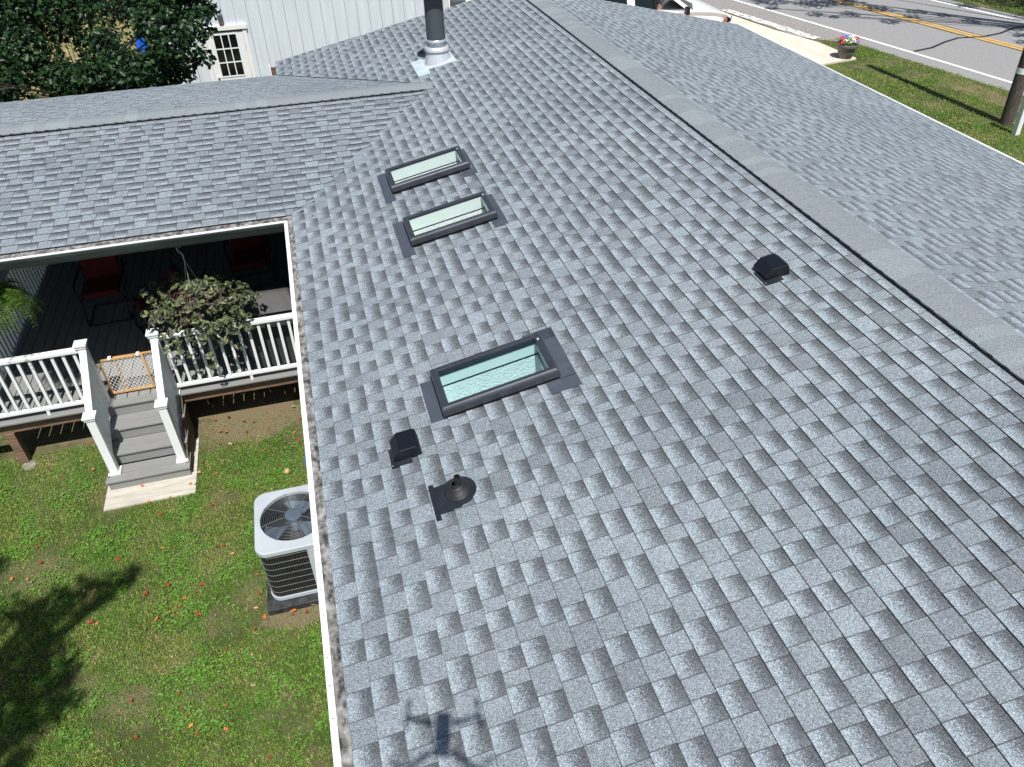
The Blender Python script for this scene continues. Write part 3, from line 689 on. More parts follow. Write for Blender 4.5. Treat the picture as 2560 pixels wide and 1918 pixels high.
def clover(name, n, reg, keep):
    mb_ = MB()
    i = 0
    while i < n:
        x = R_.uniform(reg[0], reg[1]); y = R_.uniform(reg[2], reg[3])
        if not keep(x, y) or nn(x, y, 2.3, 20) < .12: i += .2; continue
        i += 1
        for k in range(R_.randint(3, 6)):
            t = R_.uniform(0, 6.28); l = R_.uniform(.015, .042); px, py = x + R_.gauss(0, .015), y + R_.gauss(0, .015)
            dx, dy = math.cos(t), math.sin(t); z = G + R_.uniform(.02, .035)
            mb_.face([(px, py, z), (px + dx * l * .5 - dy * l * .35, py + dy * l * .5 + dx * l * .35, z + .004), (px + dx * l, py + dy * l, z - .004), (px + dx * l * .5 + dy * l * .35, py + dy * l * .5 - dx * l * .35, z + .004)])
    o = mb_.build(name, M['leaf_clover'], fix=False)
    tag(o, 'low bright green clover and weeds in the lawn', 'weeds', kind='stuff')
clover('clover', 4200, (-5, 0, 3.2, 8.6), keep_near)
def keep_r(x, y):
    if x > cl(y) - 3.8 + .1 * nn(y, 0, 2, 0) and x < cl(y) + 3.6: return False
    if y > 20.6 and x < 16.65 - .16 * max(0, y - 22.7) + .1: return False
    if y > 23: return x > cl(y)
    dd = cl(y) - 3.8 - x
    d = nn(x, y, .9, 12) + .5 * nn(x, y, 3, 15) + (.42 - abs(dd - .9) * .35 if dd < 2.3 else 0)
    return R_.random() < 1 - .7 * min(1, max(0, (d - .05) / .5))
blades('verge_grass', 95000, (9.6, 19.5, 11.5, 23), .03, .08, .006, keep_r, 'green and straw-coloured grass between house and road')
blades('far_verge_grass', 9000, (24, 30, 19, 32), .05, .14, .012, lambda x, y: cl(y) + 3.55 < x, 'strip of green grass on the far side of the road')
def keep_b(x, y): return nn(x, y, .6, 3) > -.25
blades('back_grass', 16000, (-16, -.5, 17, 40), .04, .10, .014, keep_b, 'dry sunlit grass behind the trees')
blades('side_grass', 12000, (-8, -4.3, 8.8, 15), .03, .07, .007, None, 'grass beyond the porch side rail')

# ------------------------------------------------------------------ deck
deck = thing('porch_deck', (-2.3, 8.8, G), 'grey composite porch deck with white railings and four-step stair', 'deck')
d = MB(); y = 0
x = -4.28
while x < 0:
    d.bb(x, min(x + .135, 0), 8.94, 14.0, DK - .025, DK); x += .144
d.build('decking', M['deck'], deck, bevel=.003)
MB().bb(-4.6, 0, 8.80, 8.935, DK - .025, DK + .001).build('border_board', M['tread'], deck, bevel=.003)
MB().bb(-4.6, 0, 8.875, 8.91, DK - .19, DK - .027).build('rim_joist', M['wood'], deck, 'weathered brown rim joist under the deck edge')
MB().bb(-4.60, -4.57, 8.9, 14, DK - .19, DK - .03).build('rim_joist', M['wood'], deck)
for (px, py) in ((-4.02, 8.90), (-.35, 8.95), (-4.02, 12)):
    p = MB().bb(px - .055, px + .055, py - .055, py + .055, G, DK - .19).build('support_post', M['wood'], deck, bevel=.004)
MB().lathe((-3.97, 8.80, 0), [(.09, G), (.08, G + .015), (.02, G + .018)], 9, close=True).build('footing', M['shoulder'], deck)
for i, px in enumerate((-1.62, -1.42, -1.28, -1.02, -.62, -3.6, -3.45)):
    pass
def post(name, x, y, z0, z1, cap=.075, skirt=True, taper=False):
    p = MB().bb(x - .05, x + .05, y - .05, y + .05, z0, z1); o = p.build(name, M['white'], deck, bevel=.006)
    c_ = MB(); zc = z1
    c_.bb(x - cap + .012, x + cap - .012, y - cap + .012, y + cap - .012, zc - .035, zc)
    c_.bb(x - cap, x + cap, y - cap, y + cap, zc, zc + .022)
    k = len(c_.v); q = cap - .008
    c_.v += [(x - q, y - q, zc + .022), (x + q, y - q, zc + .022), (x + q, y + q, zc + .022), (x - q, y + q, zc + .022), (x, y, zc + .038)]
    for i in range(4): c_.f.append((k + i, k + (i + 1) % 4, k + 4))
    c_.build('post_cap', M['white'], o, bevel=.003)
    if skirt:
        s_ = MB().bb(x - .075, x + .075, y - .075, y + .075, z0, z0 + .03); s_.build('post_skirt', M['white'], o, bevel=.006)
XL, XRt = -2.79, -1.955
post('gate_post', XL, 8.87, DK, -1.345); post('gate_post', XRt, 8.87, DK, -1.345)
post('newel_post', XL + .02, 8.14, -2.83, -1.905); post('newel_post', XRt, 8.14, -2.83, -1.905)
post('corner_post', -4.16, 8.87, DK, -1.345)
def railing(a, b_, n, name='railing', zt=-1.39):
    a = Vector(a); b_ = Vector(b_); r = MB(); r.bar((a.x, a.y, zt - .028), (b_.x, b_.y, zt - .028), .085, .05)
    o = r.build(name, M['white'], deck, bevel=.008)
    MB().bar((a.x, a.y, DK + .10), (b_.x, b_.y, DK + .10), .05, .042).build('bottom_rail', M['white'], o, bevel=.004)
    first = None
    for i in range(n):
        t = (i + .5) / n; p = a + (b_ - a) * t
        if first is None:
            first = MB().bb(p.x - .018, p.x + .018, p.y - .018, p.y + .018, DK + .12, zt - .05).build('baluster', M['white'], o, bevel=.003); fp = p
        else:
            c_ = first.copy(); COL.objects.link(c_); c_.location = (p.x - fp.x, p.y - fp.y, 0)
    MB().bb((a.x + b_.x) / 2 - .018, (a.x + b_.x) / 2 + .018, a.y - .018 if a.y == b_.y else (a.y + b_.y) / 2, a.y + .018 if a.y == b_.y else (a.y + b_.y) / 2 + .036, DK, DK + .08).build('rail_foot', M['white'], o)
railing((XRt + .05, 8.87), (-.02, 8.87), 15); railing((-4.11, 8.87), (XL - .05, 8.87), 10); railing((-4.18, 8.94), (-4.18, 13.9), 40)
# stair
for i, (yf, z) in enumerate(((8.527, -2.47), (8.250, -2.65), (7.955, -2.83))):
    t = MB(); t.bb(-2.87, -1.865, yf, yf + .142, z - .025, z); t.bb(-2.87, -1.865, yf + .147, yf + .30, z - .025, z)
    t.build('tread', M['tread'], deck, bevel=.003)
for i, (yr, z0, z1) in enumerate(((8.825, -2.47, -2.316), (8.553, -2.65, -2.496), (8.276, -2.83, -2.676), (7.981, G + .02, -2.856))):
    r = MB(); r.bb(-2.855, -1.88, yr, yr + .02, z0 + .001, z1); r.bb(-2.855, -1.88, yr - .004, yr, z1 - .03, z1 - .002); r.build('riser', M['tread'], deck, bevel=.002)
for x in (-2.84, -1.895):
    s_ = MB(); s_.prism([(8.0, G + .02), (8.85, G + .02), (8.85, -2.33), (8.56, -2.5), (8.56, -2.50), (8.3, -2.68), (8.0, -2.86)], x - .018, x + .018, 'x'); s_.build('stringer', M['darkwood'], deck)
for sx in (XL + .01, XRt):
    a = Vector((sx, 8.83, -1.43)); b_ = Vector((sx, 8.17, -1.945))
    r = MB(); r.bar(a, b_, .085, .05); o = r.build('stair_rail', M['white'], deck, bevel=.008)
    MB().bar(a - Vector((0, 0, .74)), b_ - Vector((0, 0, .74)), .05, .04).build('bottom_rail', M['white'], o)
    for i in range(5):
        t = (i + .5) / 5; p = a + (b_ - a) * t
        MB().bb(sx - .018, sx + .018, p.y - .018, p.y + .018, p.z - .73, p.z - .02).build('baluster', M['white'], o)
# roots or vines hanging under the deck edge
v = MB()
for px in (-1.62, -1.3, -1.17, -.8, -3.4):
    v.tube([(px, 8.93, DK - .19), (px + .01, 8.93, DK - .19 - R_.uniform(.06, .16))], .002, 5)
v.build('hanging_nail', M['louvre'], deck)

# ------------------------------------------------------------------ safety gate
gt = thing('safety_gate', (-2.38, 9.03, DK), 'pine-framed folding safety gate with white diamond mesh across stair top', 'gate')
def gpanel(x0, x1, y, nm):
    f = MB(); z0, z1 = DK + .03, -1.715
    f.bb(x0, x1, y - .008, y + .008, z1 - .028, z1); f.bb(x0, x1, y - .008, y + .008, z0, z0 + .028)
    f.bb(x0, x0 + .028, y - .008, y + .008, z0 + .028, z1 - .028); f.bb(x1 - .028, x1, y - .008, y + .008, z0 + .028, z1 - .028)
    o = f.build('gate_frame', M['pine'], gt, bevel=.002)
    m_ = MB(); st = .050; w, h = x1 - x0 - .05, z1 - z0 - .05; xa, za = x0 + .025, z0 + .025; sl = 1.35
    k = -int(h / sl / st) - 1
    while k * st < w + h / sl:
        for sg in (1, -1):
            # line from (k*st, 0) with slope
            p0 = k * st if sg == 1 else k * st
            pts = []
            for zz in (0, h):
                xx = p0 + sg * zz / sl if sg == 1 else p0 + (h - zz) / sl
                pts.append((xx, zz))
            (xa_, za_), (xb_, zb_) = pts
            # clip to 0..w
            def clip(p, q):
                t0, t1 = 0, 1; dx = q[0] - p[0]
                if abs(dx) > 1e-9:
                    ta, tb = (0 - p[0]) / dx, (w - p[0]) / dx
                    t0 = max(t0, min(ta, tb)); t1 = min(t1, max(ta, tb))
                return (t0, t1) if t1 > t0 else None
            cc = clip(pts[0], pts[1])
            if cc:
                A_ = [pts[0][i] + (pts[1][i] - pts[0][i]) * cc[0] for i in (0, 1)]; B_ = [pts[0][i] + (pts[1][i] - pts[0][i]) * cc[1] for i in (0, 1)]
                m_.bar((xa + A_[0], y, za + A_[1]), (xa + B_[0], y, za + B_[1]), .0045, .003 + .001 * sg, up=(0, 1, 0))
        k += 1
    m_.build('gate_mesh', M['plasticmesh'], o)
gpanel(-2.735, -2.20, 9.03, 'a'); gpanel(-2.56, -2.01, 9.055, 'b')
c = MB()
for q in (-2.60, -2.26): c.bb(q - .02, q + .02, 9.01, 9.075, -1.73, -1.705)
for z in (-1.85, -2.15): c.bb(-2.755, -2.735, 9.02, 9.045, z - .012, z + .012)
c.build('gate_clip', M['plasticmesh'], gt, bevel=.002)

# ------------------------------------------------------------------ condenser
AX0, AX1, AY0, AY1 = -.935, -.115, 5.585, 6.47; zt = -2.115; zb = -2.90
ac = thing('condenser', (-.53, 6.03, G), 'grey air-conditioning condenser with round fan grille by the eave', 'condenser')
MB().prism([(AX0 - .04, G), (AX1 + .06, G), (AX1 + .06, zb - .02), (AX0 - .04, zb - .02)], AY0 - .07, AY1 + .06).build('equipment_pad', M['pad'], ac, bevel=.006)
def rrect(x0, x1, y0, y1, r, n=6):
    P_ = []
    for cx_, cy_, a0_ in ((x1 - r, y1 - r, 0), (x0 + r, y1 - r, 90), (x0 + r, y0 + r, 180), (x1 - r, y0 + r, 270)):
        for i in range(n + 1):
            t = math.radians(a0_ + 90 * i / n); P_.append((cx_ + r * math.cos(t), cy_ + r * math.sin(t)))
    return P_
fc = (-.525, 6.035); FRr = .345
def ringtop(mb_, outer, z0, z1, rad):
    k = len(mb_.v); n_ = len(outer)
    inner = []
    for (x, y) in outer:
        t = math.atan2(y - fc[1], x - fc[0]); inner.append((fc[0] + rad * math.cos(t), fc[1] + rad * math.sin(t)))
    mb_.v += [(x, y, z0) for x, y in outer] + [(x, y, z1 - .014) for x, y in outer]
    o2 = [(fc[0] + (x - fc[0]) * .978, fc[1] + (y - fc[1]) * .978) for x, y in outer]
    mb_.v += [(x, y, z1) for x, y in o2] + [(x, y, z1 + .002) for x, y in inner] + [(x, y, z1 - .03) for x, y in inner]
    for L_ in range(4):
        for i in range(n_): mb_.f.append((k + L_ * n_ + i, k + L_ * n_ + (i + 1) % n_, k + (L_ + 1) * n_ + (i + 1) % n_, k + (L_ + 1) * n_ + i))
def dense(P_, m_=.02):
    o_ = []
    for a, b_ in zip(P_, P_[1:] + P_[:1]):
        n_ = max(1, int(math.dist(a, b_) / m_)); o_ += [(a[0] + (b_[0] - a[0]) * k / n_, a[1] + (b_[1] - a[1]) * k / n_) for k in range(n_)]
    return o_
t = MB(); ringtop(t, dense(rrect(AX0, AX1, AY0, AY1, .13, 10)), zt - .06, zt, FRr); t.build('top_panel', M['ac'], ac, smooth=35)
cw = MB(); q = rrect(AX0 + .03, AX1 - .03, AY0 + .03, AY1 - .03, .11, 10)
for a, b_ in zip(q, q[1:] + q[:1]): cw.face([(a[0], a[1], zb + .04), (b_[0], b_[1], zb + .04), (b_[0], b_[1], zt - .04), (a[0], a[1], zt - .04)])
cw.build('coil', M['acdark'], ac)
MB().prism(rrect(AX0 + .015, AX1 - .015, AY0 + .015, AY1 - .015, .12, 10), zb, zb + .045, 'z').build('base_pan', M['ac'], ac, smooth=35)
gz = MB()
for k in range(7):
    z = zb + .13 + k * .092; q = rrect(AX0 + .02, AX1 - .02, AY0 + .02, AY1 - .02, .12, 8); q.append(q[0])
    gz.tube([(x, y, z) for x, y in q], .0022, 5, cap=False)
gz.build('guard_wire', M['louvre'], ac)
lv = MB(); q = rrect(AX0 + .024, AX1 - .024, AY0 + .024, AY1 - .024, .115, 8)
L_ = [Vector((x, y, 0)) for x, y in q] + [Vector((q[0][0], q[0][1], 0))]
acc = 0; step = .024
for a, b_ in zip(L_[:-1], L_[1:]):
    l_ = (b_ - a).length; t_ = step - acc if acc else 0
    while t_ < l_:
        p = a + (b_ - a) * (t_ / l_); lv.bar((p.x, p.y, zb + .05), (p.x, p.y, zt - .05), .0022, .0022); t_ += step
    acc = (l_ - (t_ - step))
lv.build('louvre_wire', M['darkgrey'], ac)
sp = MB().bb(AX1 - .315, AX1 - .012, AY0 + .006, AY0 + .03, zb + .04, zt - .045).build('service_panel', M['ac'], ac, bevel=.004)
MB().bb(AX1 - .29, AX1 - .15, AY0 + .002, AY0 + .006, zt - .21, zt - .08).build('sticker', M['label'], ac)
g = MB()
for k in range(14):
    r = .10 + (FRr - .10) * k / 13; z = zt + .002 + .018 * (1 - ((r - .1) / .245) ** 2) ** .5 if r < FRr else zt + .004
    n_ = 40; P_ = [(fc[0] + r * math.cos(2 * math.pi * i / n_), fc[1] + r * math.sin(2 * math.pi * i / n_), z) for i in range(n_ + 1)]
    g.tube(P_, .0024, 4, cap=False)
for k in range(8):
    t = 2 * math.pi * (k + .3) / 8
    g.tube([(fc[0] + r * math.cos(t), fc[1] + r * math.sin(t), zt + .004 + .02 * max(0, 1 - ((r - .1) / .255) ** 2) ** .5) for r in (.09, .18, .27, FRr + .012)], .0036, 5)
g.build('fan_guard', M['acwire'], ac)
MB().lathe((fc[0], fc[1], zt + .022), [(.09, -.006), (.088, .004), (.07, .008), (.001, .008)], 28).build('motor_plate', M['tub'], ac, smooth=40)
bl = MB()
for k in range(3):
    t0_ = math.radians(200 + 120 * k); rows = []
    for r in (.06, .16, .25, .325):
        hw_ = .32 + .35 * (r / .325); row = []
        for j in range(6):
            tt = t0_ + hw_ * (j / 5 - .5) * 1.6; row.append((fc[0] + r * math.cos(tt), fc[1] + r * math.sin(tt), zt - .11 + .05 * (j / 5 - .5)))
        rows.append(row)
    for a in range(3):
        for j in range(5): bl.face([rows[a][j], rows[a][j + 1], rows[a + 1][j + 1], rows[a + 1][j]])
bl.lathe((fc[0], fc[1], zt - .10), [(.07, -.05), (.07, .03), (.001, .03)], 20); bl.build('fan_blades', M['blade'], ac, fix=False)
MB().lathe((fc[0], fc[1], 0), [(.345, zt - .03), (.335, zt - .2), (.33, zt - .24), (.001, zt - .24)], 40).build('fan_shroud', M['acdark'], ac, smooth=60)
MB().tube([(AX1 - .1, AY1 + .0, zb + .1), (AX1 - .05, AY1 + .12, zb + .04), (.2, AY1 + .2, zb + .05), (.4, AY1 + .2, zb + .3)], .02, 8).build('refrigerant_line', M['rubber'], ac)
# tub by the wall
tb = MB(); tb.lathe((-.115, 7.44, 0), [(.27, G), (.31, -2.66), (.325, -2.66), (.325, -2.64), (.30, -2.64), (.27, -2.72), (.001, -2.72)], 32)
o = tb.build('tub', M['tub'], smooth=40); tag(o, 'round slate-blue tub half hidden under the long gutter', 'tub')

# ------------------------------------------------------------------ porch furniture
def chair(x, y, rz, label):
    c_ = thing('patio_chair', (x, y, DK), label, 'chair', 'red-cushioned patio chairs on the porch')
    m_ = Matrix.Rotation(rz, 3, 'Z'); o0 = Vector((x, y, DK))
    T_ = lambda p: tuple(m_ @ Vector(p) + o0)
    f = MB(); w = .29
    for s_ in (-1, 1):   # sled spring sides: floor runner -> front rise -> seat -> back, with arm
        f.tube([T_(p) for p in ((s_ * w, .26, .018), (s_ * w, -.30, .018), (s_ * w, -.36, .04), (s_ * w, -.37, .10), (s_ * w, -.33, .36), (s_ * w, -.27, .42), (s_ * w, .20, .40), (s_ * w, .27, .46), (s_ * w, .37, .86))], .014, 8)
        f.tube([T_(p) for p in ((s_ * w, -.30, .41), (s_ * (w + .03), -.30, .60), (s_ * (w + .03), -.24, .645), (s_ * (w + .03), .22, .63), (s_ * w, .34, .68))], .014, 8)
    f.tube([T_((-w, .26, .018)), T_((w, .26, .018))], .014, 8); f.tube([T_((-w, -.34, .02)), T_((w, -.34, .02))], .014, 8)
    f.tube([T_((-w, .37, .86)), T_((w, .37, .86))], .014, 8); f.tube([T_((-w, -.27, .42)), T_((w, -.27, .42))], .014, 8)
    f.build('chair_frame', M['frametube'], c_, smooth=50)
    mm = m_.to_4x4()
    s1 = MB(); s1.box(T_((0, -.03, .465)), (.50, .52, .10), m_); s1.build('seat_cushion', M['cushion'], c_, bevel=.04)
    rb = m_ @ Matrix.Rotation(math.radians(-16), 3, 'X')
    s2 = MB(); s2.box(T_((0, .28, .66)), (.50, .09, .38), rb); s2.build('back_cushion', M['cushion'], c_, bevel=.035)
    return c_
chair(-2.99, 11.22, .05, 'patio chair with red cushions left of the hanging basket')
chair(-2.12, 10.45, -1.2, 'patio chair with red cushions mostly behind the hanging basket')
chair(-.88, 11.45, .1, 'patio chair with red cushions in the far right porch corner')
gr = thing('covered_grill', (-.55, 9.25, DK), 'barbecue grill under a charcoal fabric cover behind the right railing', 'grill')
g = MB(); x0, x1, y0, y1 = -.93, -.17, 9.05, 9.66
rows = [(DK + .03, 0.01, 0.0), (DK + .45, .0, .0), (DK + .78, -.0, .0), (DK + .84, .012, .015), (DK + .86, -.012, -.01), (DK + .91, .02, .04), (DK + 1.02, .07, .13), (DK + 1.07, .10, .19), (DK + 1.085, .15, .24)]
k0 = len(g.v); nseg = 40
for (z, ix, iy) in rows:
    q = rrect(x0 + ix, x1 - ix, y0 + iy, y1 - iy, .06, 9)
    for i, (x, y) in enumerate(q):
        a_ = .012 * noise.noise(Vector((x * 7, y * 7, z * 1.2))) * (1 if z < DK + .8 else .4); dx = x - (x0 + x1) / 2; dy = y - (y0 + y1) / 2; l_ = math.hypot(dx, dy)
        g.v.append((x + dx / l_ * a_ * 2, y + dy / l_ * a_ * 2, z + .01 * noise.noise(Vector((x * 5, y * 5, 3)))))
nq = len(rrect(0, 1, 0, 1, .1, 9))
for r in range(len(rows) - 1):
    for i in range(nq): g.f.append((r * nq + i, r * nq + (i + 1) % nq, (r + 1) * nq + (i + 1) % nq, (r + 1) * nq + i))
g.f.append(tuple((len(rows) - 1) * nq + i for i in range(nq)))
g.build('grill_cover', M['grillcover'], gr, smooth=50)
q = rrect(x0 - .012, x1 + .012, y0 - .012, y1 + .012, .06, 6); q.append(q[0])
MB().tube([(x, y, DK + .86 + .012 * noise.noise(Vector((x * 3, y * 3, 0)))) for x, y in q], .006, 6).build('piping', M['darkgrey'], gr)
MB().bb(x0 + .05, x1 - .05, y0 + .05, y1 - .05, DK, DK + .03).build('grill_base', M['black'], gr)

# ------------------------------------------------------------------ foliage helpers
def leafmesh(name, C_, Nrm, L, wr, mt, parent=None, fold=.25, label=None):
    n = len(C_); C_ = np.array(C_); Nrm = np.array(Nrm); Nrm /= np.linalg.norm(Nrm, axis=1)[:, None] + 1e-9
    r = rng.normal(size=(n, 3)); A = np.cross(Nrm, r); A /= np.linalg.norm(A, axis=1)[:, None] + 1e-9; B = np.cross(Nrm, A)
    L = np.array(L)[:, None]; w = L * wr
    V = np.zeros((n, 6, 3), np.float32)
    V[:, 0] = C_ - A * L * .5; V[:, 1] = C_ - A * L * .12 + B * w + Nrm * w * fold; V[:, 2] = C_ + A * L * .25 + B * w * .7 + Nrm * w * fold
    V[:, 3] = C_ + A * L * .5 - Nrm * L * .08; V[:, 4] = C_ + A * L * .25 - B * w * .7 + Nrm * w * fold; V[:, 5] = C_ - A * L * .12 - B * w + Nrm * w * fold
    off = np.array(wloc(parent), np.float32); V -= off
    me = bpy.data.meshes.new(name); me.vertices.add(n * 6); me.vertices.foreach_set('co', V.ravel())
    base = np.arange(n, dtype=np.int32)[:, None] * 6
    idx = (base + np.array([0, 1, 2, 3, 0, 3, 4, 5], np.int32)[None, :]).ravel()
    me.loops.add(n * 8); me.loops.foreach_set('vertex_index', idx)
    me.polygons.add(n * 2); me.polygons.foreach_set('loop_start', np.arange(n * 2, dtype=np.int32) * 4); me.polygons.foreach_set('loop_total', np.full(n * 2, 4, np.int32))
    me.update(calc_edges=True); me.materials.append(mt)
    o = bpy.data.objects.new(name, me); COL.objects.link(o); o.parent = parent
    if label: o['label'] = label
    return o
def crown_pts(clumps, per, flat=.75):
    C_, Nn = [], []
    for cl_ in clumps:
        x, y, z, r = cl_[:4]; n = int(per * r * r * (cl_[4] if len(cl_) > 4 else 1))
        d = rng.normal(size=(n, 3)); d /= np.linalg.norm(d, axis=1)[:, None]
        rad = r * rng.uniform(.15, 1, n) ** .5
        lump = np.array([1 + .35 * noise.noise(Vector((a * 2.2 + x, b * 2.2 + y, c * 2.2 + z))) for a, b, c in d])
        p = d * (rad * lump)[:, None]; p[:, 2] *= flat
        C_.append(p + np.array([x, y, z])); Nn.append(d * .7 + rng.normal(size=(n, 3)) * .55 + np.array([0, 0, .6]))
    return np.vstack(C_), np.vstack(Nn)
def tree(name, base, clumps, per, leaf, label, cat='tree', trunk_r=.16, mt='leaf_tree', br=1.0, group=None):
    t = thing(name, base, label, cat, group)
    cx_ = sum(c[0] for c in clumps) / len(clumps); cy_ = sum(c[1] for c in clumps) / len(clumps); cz_ = sum(c[2] for c in clumps) / len(clumps)
    b0 = Vector(base); hub = Vector((b0.x * .6 + cx_ * .4, b0.y * .6 + cy_ * .4, b0.z + (cz_ - b0.z) * .55))
    m_ = MB(); m_.tube([b0, b0.lerp(hub, .15) + Vector((.03, .02, 0)), b0.lerp(hub, .6), hub], [trunk_r * 1.35, trunk_r, trunk_r * .7, trunk_r * .4], 10)
    m_.build('trunk', M['bark'], t, smooth=60)
    m_ = MB()
    for cl_ in clumps:
        x, y, z, r = cl_[:4]; e_ = Vector((x, y, z)); mid = hub.lerp(e_, .5) + Vector((R_.uniform(-.1, .1), R_.uniform(-.1, .1), .12))
        m_.tube([hub, mid, e_], [trunk_r * .3 * br, trunk_r * .14 * br, .006], 6)
        for k in range(5):
            d_ = Vector((R_.gauss(0, 1), R_.gauss(0, 1), R_.gauss(0, .7))).normalized() * r * .9; m_.tube([mid.lerp(e_, R_.random()), e_ + d_ * .5, e_ + d_], [.015, .01, .004], 4)
    m_.build('branches', M['bark'], t, smooth=60)
    C_, Nn = crown_pts(clumps, per); leafmesh('crown', C_, Nn, rng.uniform(.7, 1.3, len(C_)) * leaf, .36, M[mt], t)
    return t

# ------------------------------------------------------------------ hanging plants
def hanging(name, x, y, zh, zb, label, cat):
    t = thing(name, (x, y, zb), label, cat)
    h = MB(); h.tube([(x, y - .0, zh + .02), (x - .025, y, zh + .05), (x - .045, y, zh + .02), (x - .035, y, zh - .03), (x, y, zh - .07), (x, y, zh - .16)], [.007, .009, .009, .008, .010, .006], 8)
    h.build('hook', M['basket'], t, smooth=50)
    h = MB()
    for k in range(3):
        a_ = 2 * math.pi * (k + .2) / 3; h.tube([(x, y, zh - .15), (x + .14 * math.cos(a_), y + .14 * math.sin(a_), zb + .14)], .003, 5)
    h.build('hanger_strand', M['basket'], t)
    MB().lathe((x, y, zb), [(.09, 0), (.145, .14), (.155, .14), (.155, .155), (.13, .14), (.02, .12)], 24).build('basket_pot', M['soil'], t, smooth=40)
    return t
tp = hanging('hanging_plant', -1.35, 8.97, -.33, -1.14, 'hanging basket of variegated purple-green trailing plant over the deck railing', 'plant')
Cc, Nn = [], []
for k in range(430):
    # rosettes on long trailing stems
    a_ = R_.uniform(0, 2 * math.pi); r = .60 * R_.uniform(.01, 1) ** .62; dz = -.30 * (r / .50) ** 2 * R_.uniform(.2, 1.5) + .16 * R_.random() + .08
    if R_.random() < .40: r *= .85; dz -= R_.uniform(0, .32)
    cx_, cy_, cz_ = -1.33 + r * 1.18 * math.cos(a_), 9.02 + r * .9 * math.sin(a_), -1.0 + dz * 1.1 + .10 * noise.noise(Vector((3 * math.cos(a_), 3 * math.sin(a_), r * 5)))
    az_ = Vector((math.cos(a_) * .7 + R_.gauss(0, .3), math.sin(a_) * .7 - .35 + R_.gauss(0, .3), .7)).normalized()
    for j in range(6):
        b_ = 2 * math.pi * j / 6 + R_.random(); u = az_.orthogonal().normalized(); w_ = az_.cross(u); d_ = (u * math.cos(b_) + w_ * math.sin(b_))
        Cc.append(Vector((cx_, cy_, cz_)) + d_ * .028 - az_ * .006 * j); Nn.append(az_ + d_ * .35 + Vector((R_.gauss(0, .25), R_.gauss(0, .25), R_.gauss(0, .25))))
leafmesh('foliage', Cc, Nn, rng.uniform(.05, .10, len(Cc)), .24, M['leaf_trad'], tp, fold=.5)
st = MB()
for k in range(40):
    a_ = R_.uniform(0, 6.28); r = R_.uniform(.2, .45)
    st.tube([(-1.35, 8.97, -1.0), (-1.35 + r * .6 * math.cos(a_), 8.97 + r * .5 * math.sin(a_), -.88), (-1.33 + r * 1.15 * math.cos(a_), 8.97 + r * .8 * math.sin(a_), -1.05 - .3 * r)], .004, 5)
st.build('stem', mat('purple_stem', (.16, .07, .07), .6), tp, kind='stuff')
fn = hanging('hanging_fern', -3.42, 8.90, -.27, -.78, 'bright green fern in a hanging basket at the left end of the porch', 'fern')
f = MB()
for k in range(75):
    a_ = R_.uniform(0, 6.28); L = R_.uniform(.26, .44); up = R_.uniform(.02, .22); pts = []
    for i in range(13):
        t = i / 12; r = L * math.sin(t * 1.45); z = -.60 + up * math.sin(t * 2.6) - L * .9 * t ** 2.4
        pts.append(Vector((-3.42 + r * math.cos(a_), 8.90 + r * math.sin(a_), z)))
    for i in range(1, 12):
        d_ = (pts[i + 1] - pts[i - 1]).normalized(); sd = d_.cross(Vector((0, 0, 1))).normalized(); wl_ = .052 * math.sin(.35 + i / 12 * 2.6)
        for sg in (-1, 1):
            for hh in (0, .5):
                q = pts[i].lerp(pts[i + 1], hh); tip = q + sd * sg * wl_ + d_ * .012 - Vector((0, 0, .006))
                f.face([q - d_ * .006, q + d_ * .006, tip + d_ * .003, tip - d_ * .003])
f.build('fronds', M['leaf_fern'], fn, fix=False)

# ------------------------------------------------------------------ barn
barn = thing('barn', (1, 25, G), 'pale grey board-sided barn behind the house with a white nine-pane door', 'barn')
w_ = MB(); x = -2.70
while x < 4.5:
    e = min(x + .292, 4.52); w_.bb(x, e, 22.0, 22.03, G, 1.6 + .0 * x); x += .302
w_.bb(-2.70, 4.52, 22.012, 22.2, G, 1.6); w_.bb(4.34, 4.52, 22.2, 30, G, 1.6); w_.bb(-2.7, -2.5, 22.2, 30, G, 1.6)
w_.build('wall', M['barn'], barn, 'pale grey wall of wide vertical boards')
MB().bb(-2.69, 4.51, 22.0105, 22.0118, G, 1.6).build('groove', M['groove'], barn)
r = MB(); r.prism([(-3.0, 1.55), (4.8, 1.55), (4.8, 1.62), (.9, 3.4), (-3.0, 1.62)], 21.7, 30.3, 'y'); r.build('roof', M['shingle'] if False else M['darkflash'], barn)
MB().bb(4.40, 4.535, 21.985, 22.0, G, 1.5).build('corner_trim', M['barn'], barn)
dx0, dx1 = -1.72, -.80
c = MB(); c.bb(dx1, dx1 + .10, 21.96, 22.0, G, -.89); c.bb(dx0 - .10, dx0, 21.96, 22.0, G, -.89); c.bb(dx0 - .13, dx1 + .13, 21.93, 22.0, -.89, -.78)
dr = MB()
gx0, gx1, gz0, gz1 = -1.53, -.98, -1.99, -1.0
dr.bb(dx0 + .004, gx0 - .03, 21.975, 21.995, G + .02, -.94); dr.bb(gx1 + .03, dx1 - .004, 21.975, 21.995, G + .02, -.94)
dr.bb(gx0 - .03, gx1 + .03, 21.975, 21.995, gz1 + .03, -.94); dr.bb(gx0 - .03, gx1 + .03, 21.975, 21.995, G + .02, gz0 - .03)
do = dr.build('door', M['white'], barn, 'white nine-pane door')
c.build('door_frame', M['whitetrim'], do, bevel=.004)
MB().bb(dx0, dx1, 21.985, 21.998, -.938, -.892).build('door_gap', M['darkgrey'], do)
m_ = MB(); m_.bb(gx0 - .03, gx1 + .03, 21.962, 21.990, gz1, gz1 + .03); m_.bb(gx0 - .03, gx1 + .03, 21.962, 21.990, gz0 - .03, gz0)
